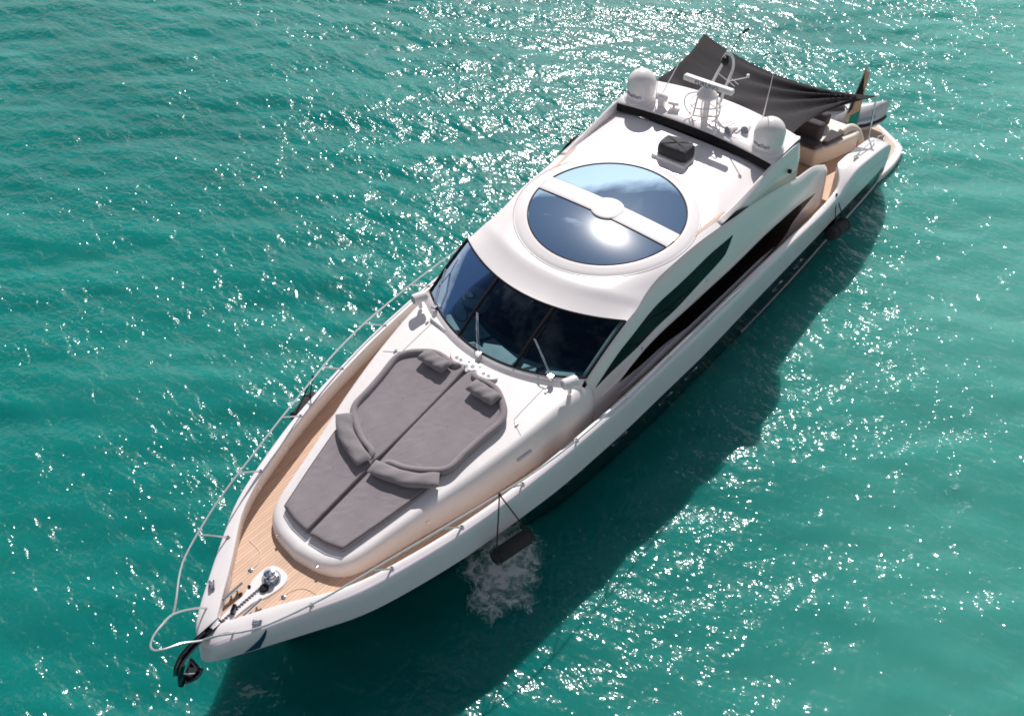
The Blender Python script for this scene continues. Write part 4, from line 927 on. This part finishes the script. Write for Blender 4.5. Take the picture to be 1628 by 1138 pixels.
for i in range(nu-1):
    for j in range(nv-1):
        v = .06 + .72*(j + .5)/(nv-1); u = (.80 - .42*v)*(i + .5)/(nu-1); d = min(abs(v - u), abs(v - 1 + u))
        mb.cur = 0 if d < .115 else (1 if (min(u, 1-u) < min(v, 1-v)) else 2)
        mb._add([P[i, j], P[i+1, j], P[i+1, j+1], P[i, j+1]], [(0, 1, 2, 3)])
mb.build('flag_cloth', [M['gold'], M['flagblack'], M['green']], fl, solid=.003)

# jet ski on the bathing platform
js = thing('jet_ski', 'light grey jet ski with black bumper parked across the bathing platform', 'jet ski', (-17.0, .42, .94))
hd = np.array([-1.15, 1.65, 0]); hd /= np.linalg.norm(hd); sd = np.array([-hd[1], hd[0], 0]); oc = np.array([-17.02, .42, .96])
def jp(l, w, z): return oc + hd*l + sd*w + np.array([0, 0, z])
wd = pch([(-1.5, .46), (-1.0, .54), (0, .56), (.7, .50), (1.2, .34), (1.5, .14), (1.6, .02)]); sh = pch([(-1.5, .36), (0, .40), (1.0, .48), (1.6, .58)])
ls = np.linspace(-1.5, 1.6, 36)
rows = []
for f, zz in ((.25, 0.0), (.75, .08), (1.0, .8), (1.0, 1.0), (.86, 1.25), (.6, 1.55), (.3, 1.72), (0, 1.76)):
    rows.append([jp(l, float(wd(l))*f, float(sh(l))*zz*(1 if zz > .2 else 1) + (.18*max(0, l - .6) if zz < .2 else 0)) for l in ls])
mb = MB()
for m_ in (1, -1):
    mb.grid(np.array([[jp(l, float(wd(l))*f*m_, float(sh(l))*zz + (.2*max(0, l - .6) if zz < .2 else 0)) for l in ls] for f, zz in ((.2, 0), (.75, .08), (1.0, .8), (1.0, 1.0), (.86, 1.25), (.6, 1.55), (.3, 1.72), (0, 1.76))]), flip=m_ < 0)
mb.build('ski_hull', M['lightgrey'], js)
bp_ = [jp(l, float(wd(l)) + .015, float(sh(l))*.78) for l in ls] + [jp(l, -float(wd(l)) - .015, float(sh(l))*.78) for l in ls[::-1]]
MB().tube(bp_, .055, 8, closed=True).build('bumper', M['rubber'], js)
for m_ in (1, -1): MB().grid(np.array([[jp(l, (float(wd(l))*f + .006)*m_, float(sh(l))*zz + .012) for l in np.linspace(-.6, 1.2, 16)] for f, zz in ((.97, 1.06), (.86, 1.26))]), flip=m_ < 0).build('side_graphic', M['bluegrey'], js)
rows = [[jp(l, w*.19*(1 - .2*max(0, l)), .62 + h + .08*math.sin((l + 1.4)*2.1)) for w, h in ((-1.1, -.05), (-1, .12), (-.6, .19), (0, .21), (.6, .19), (1, .12), (1.1, -.05))] for l in np.linspace(-1.35, .25, 16)]
MB().grid(np.array(rows)).build('saddle', M['dark_pad'], js, solid=.02)
mb = MB(); mb.tube([jp(.3, -.38, 1.05), jp(.42, 0, 1.10), jp(.3, .38, 1.05)], .025, 8); mb.tube([jp(.55, 0, .65), jp(.42, 0, 1.1)], .07, 10); mb.build('handlebar', M['rubber'], js)

# ------------------------------------------------------------------ foam
def foam_mat():
    m, nt, b = new_mat('white_sea_foam'); out = nt.nodes['Material Output']
    co = nt.nodes.new('ShaderNodeTexCoord')
    n1 = add_noise(nt, 2.8, 12, .74); n1.inputs['Distortion'].default_value = 1.2
    vo = nt.nodes.new('ShaderNodeTexVoronoi'); vo.feature = 'DISTANCE_TO_EDGE'; vo.inputs['Scale'].default_value = 7.0
    mixv = nt.nodes.new('ShaderNodeVectorMath'); mixv.operation = 'ADD'
    nz = add_noise(nt, 3.0, 3); sc = nt.nodes.new('ShaderNodeVectorMath'); sc.operation = 'SCALE'; sc.inputs['Scale'].default_value = .35
    nt.links.new(nz.outputs['Color'], sc.inputs[0]); nt.links.new(co.outputs['Object'], mixv.inputs[0]); nt.links.new(sc.outputs[0], mixv.inputs[1]); nt.links.new(mixv.outputs[0], vo.inputs['Vector'])
    at = nt.nodes.new('ShaderNodeAttribute'); at.attribute_name = 'edge'
    def mt(op, a, v):
        n = nt.nodes.new('ShaderNodeMath'); n.operation = op
        for i, q in enumerate((a, v)):
            if isinstance(q, (int, float)): n.inputs[i].default_value = q
            else: nt.links.new(q, n.inputs[i])
        return n.outputs[0]
    web = mt('SUBTRACT', 1.0, mt('MULTIPLY', vo.outputs['Distance'], 3.0))
    d = mt('ADD', mt('MULTIPLY', n1.outputs['Fac'], 2.1), mt('MULTIPLY', web, .14)); d = mt('ADD', d, mt('MULTIPLY', at.outputs['Fac'], .55))
    r = ramp_node(nt, d, [(.0, (0, 0, 0)), (1, (1, 1, 1))]); r.color_ramp.elements[0].position = .98; r.color_ramp.elements[1].position = 1.0
    mr = nt.nodes.new('ShaderNodeMapRange'); mr.inputs['From Min'].default_value = 1.30; mr.inputs['From Max'].default_value = 1.80; mr.inputs['To Max'].default_value = .86
    nt.links.new(d, mr.inputs['Value'])
    tq = nt.nodes.new('ShaderNodeMixRGB'); tq.inputs[1].default_value = (.05, .42, .36, 1); tq.inputs[2].default_value = (.92, .95, .95, 1)     # aerated water between the bubbles
    nt.links.new(mr.outputs[0], tq.inputs[0]); nt.links.new(tq.outputs[0], b.inputs['Base Color']); b.inputs['Roughness'].default_value = .8
    al = mt('MAXIMUM', mr.outputs[0], mt('MULTIPLY', mt('MINIMUM', mt('MAXIMUM', mt('SUBTRACT', mt('ADD', at.outputs['Fac'], mt('MULTIPLY', n1.outputs['Fac'], .8)), .75), 0.0), 1.0), .75))
    tr = nt.nodes.new('ShaderNodeBsdfTransparent'); mx = nt.nodes.new('ShaderNodeMixShader')
    nt.links.new(al, mx.inputs[0]); nt.links.new(tr.outputs[0], mx.inputs[1]); nt.links.new(b.outputs[0], mx.inputs[2]); nt.links.new(mx.outputs[0], out.inputs['Surface'])
    return m
M['foam'] = foam_mat()
def foam(name, cx, cy, rx, ry, rot, lab, dens=1.0):
    n, k = 40, 18; rows = []; ed = []
    for i in range(k):
        f = i/(k-1)
        for a in np.linspace(0, 2*math.pi, n, endpoint=False):
            q = 1.08 + .09*math.sin(2*a + 1) + .10*math.sin(5*a + cx) + .07*math.sin(9*a)
            x, y = rx*f*q*math.cos(a), ry*f*q*math.sin(a)
            X, Y = cx + x*math.cos(rot) - y*math.sin(rot), cy + x*math.sin(rot) + y*math.cos(rot)
            rows.append((X, Y, float(wave_z(X, Y)) + .02)); ed.append((1 - f**2.2)*dens - (0 if f < .8 else (f-.8)*3))
    mb = MB(); mb.grid(np.array(rows).reshape(k, n, 3), cv=True); o = mb.build(name, M['foam'], None)
    at = o.data.attributes.new('edge', 'FLOAT', 'POINT'); at.data.foreach_set('value', ed)
    o['kind'] = 'stuff'; o['label'] = lab; o['category'] = 'foam'; return o
foam('foam', 2.12, 2.36, 1.28, 1.02, .35, 'white churned foam on the water beside the port bow fender', 1.25)
foam('foam', -5.5, 9.0, .55, .35, .9, 'faint white foam streak alone on the open water to port', .35)
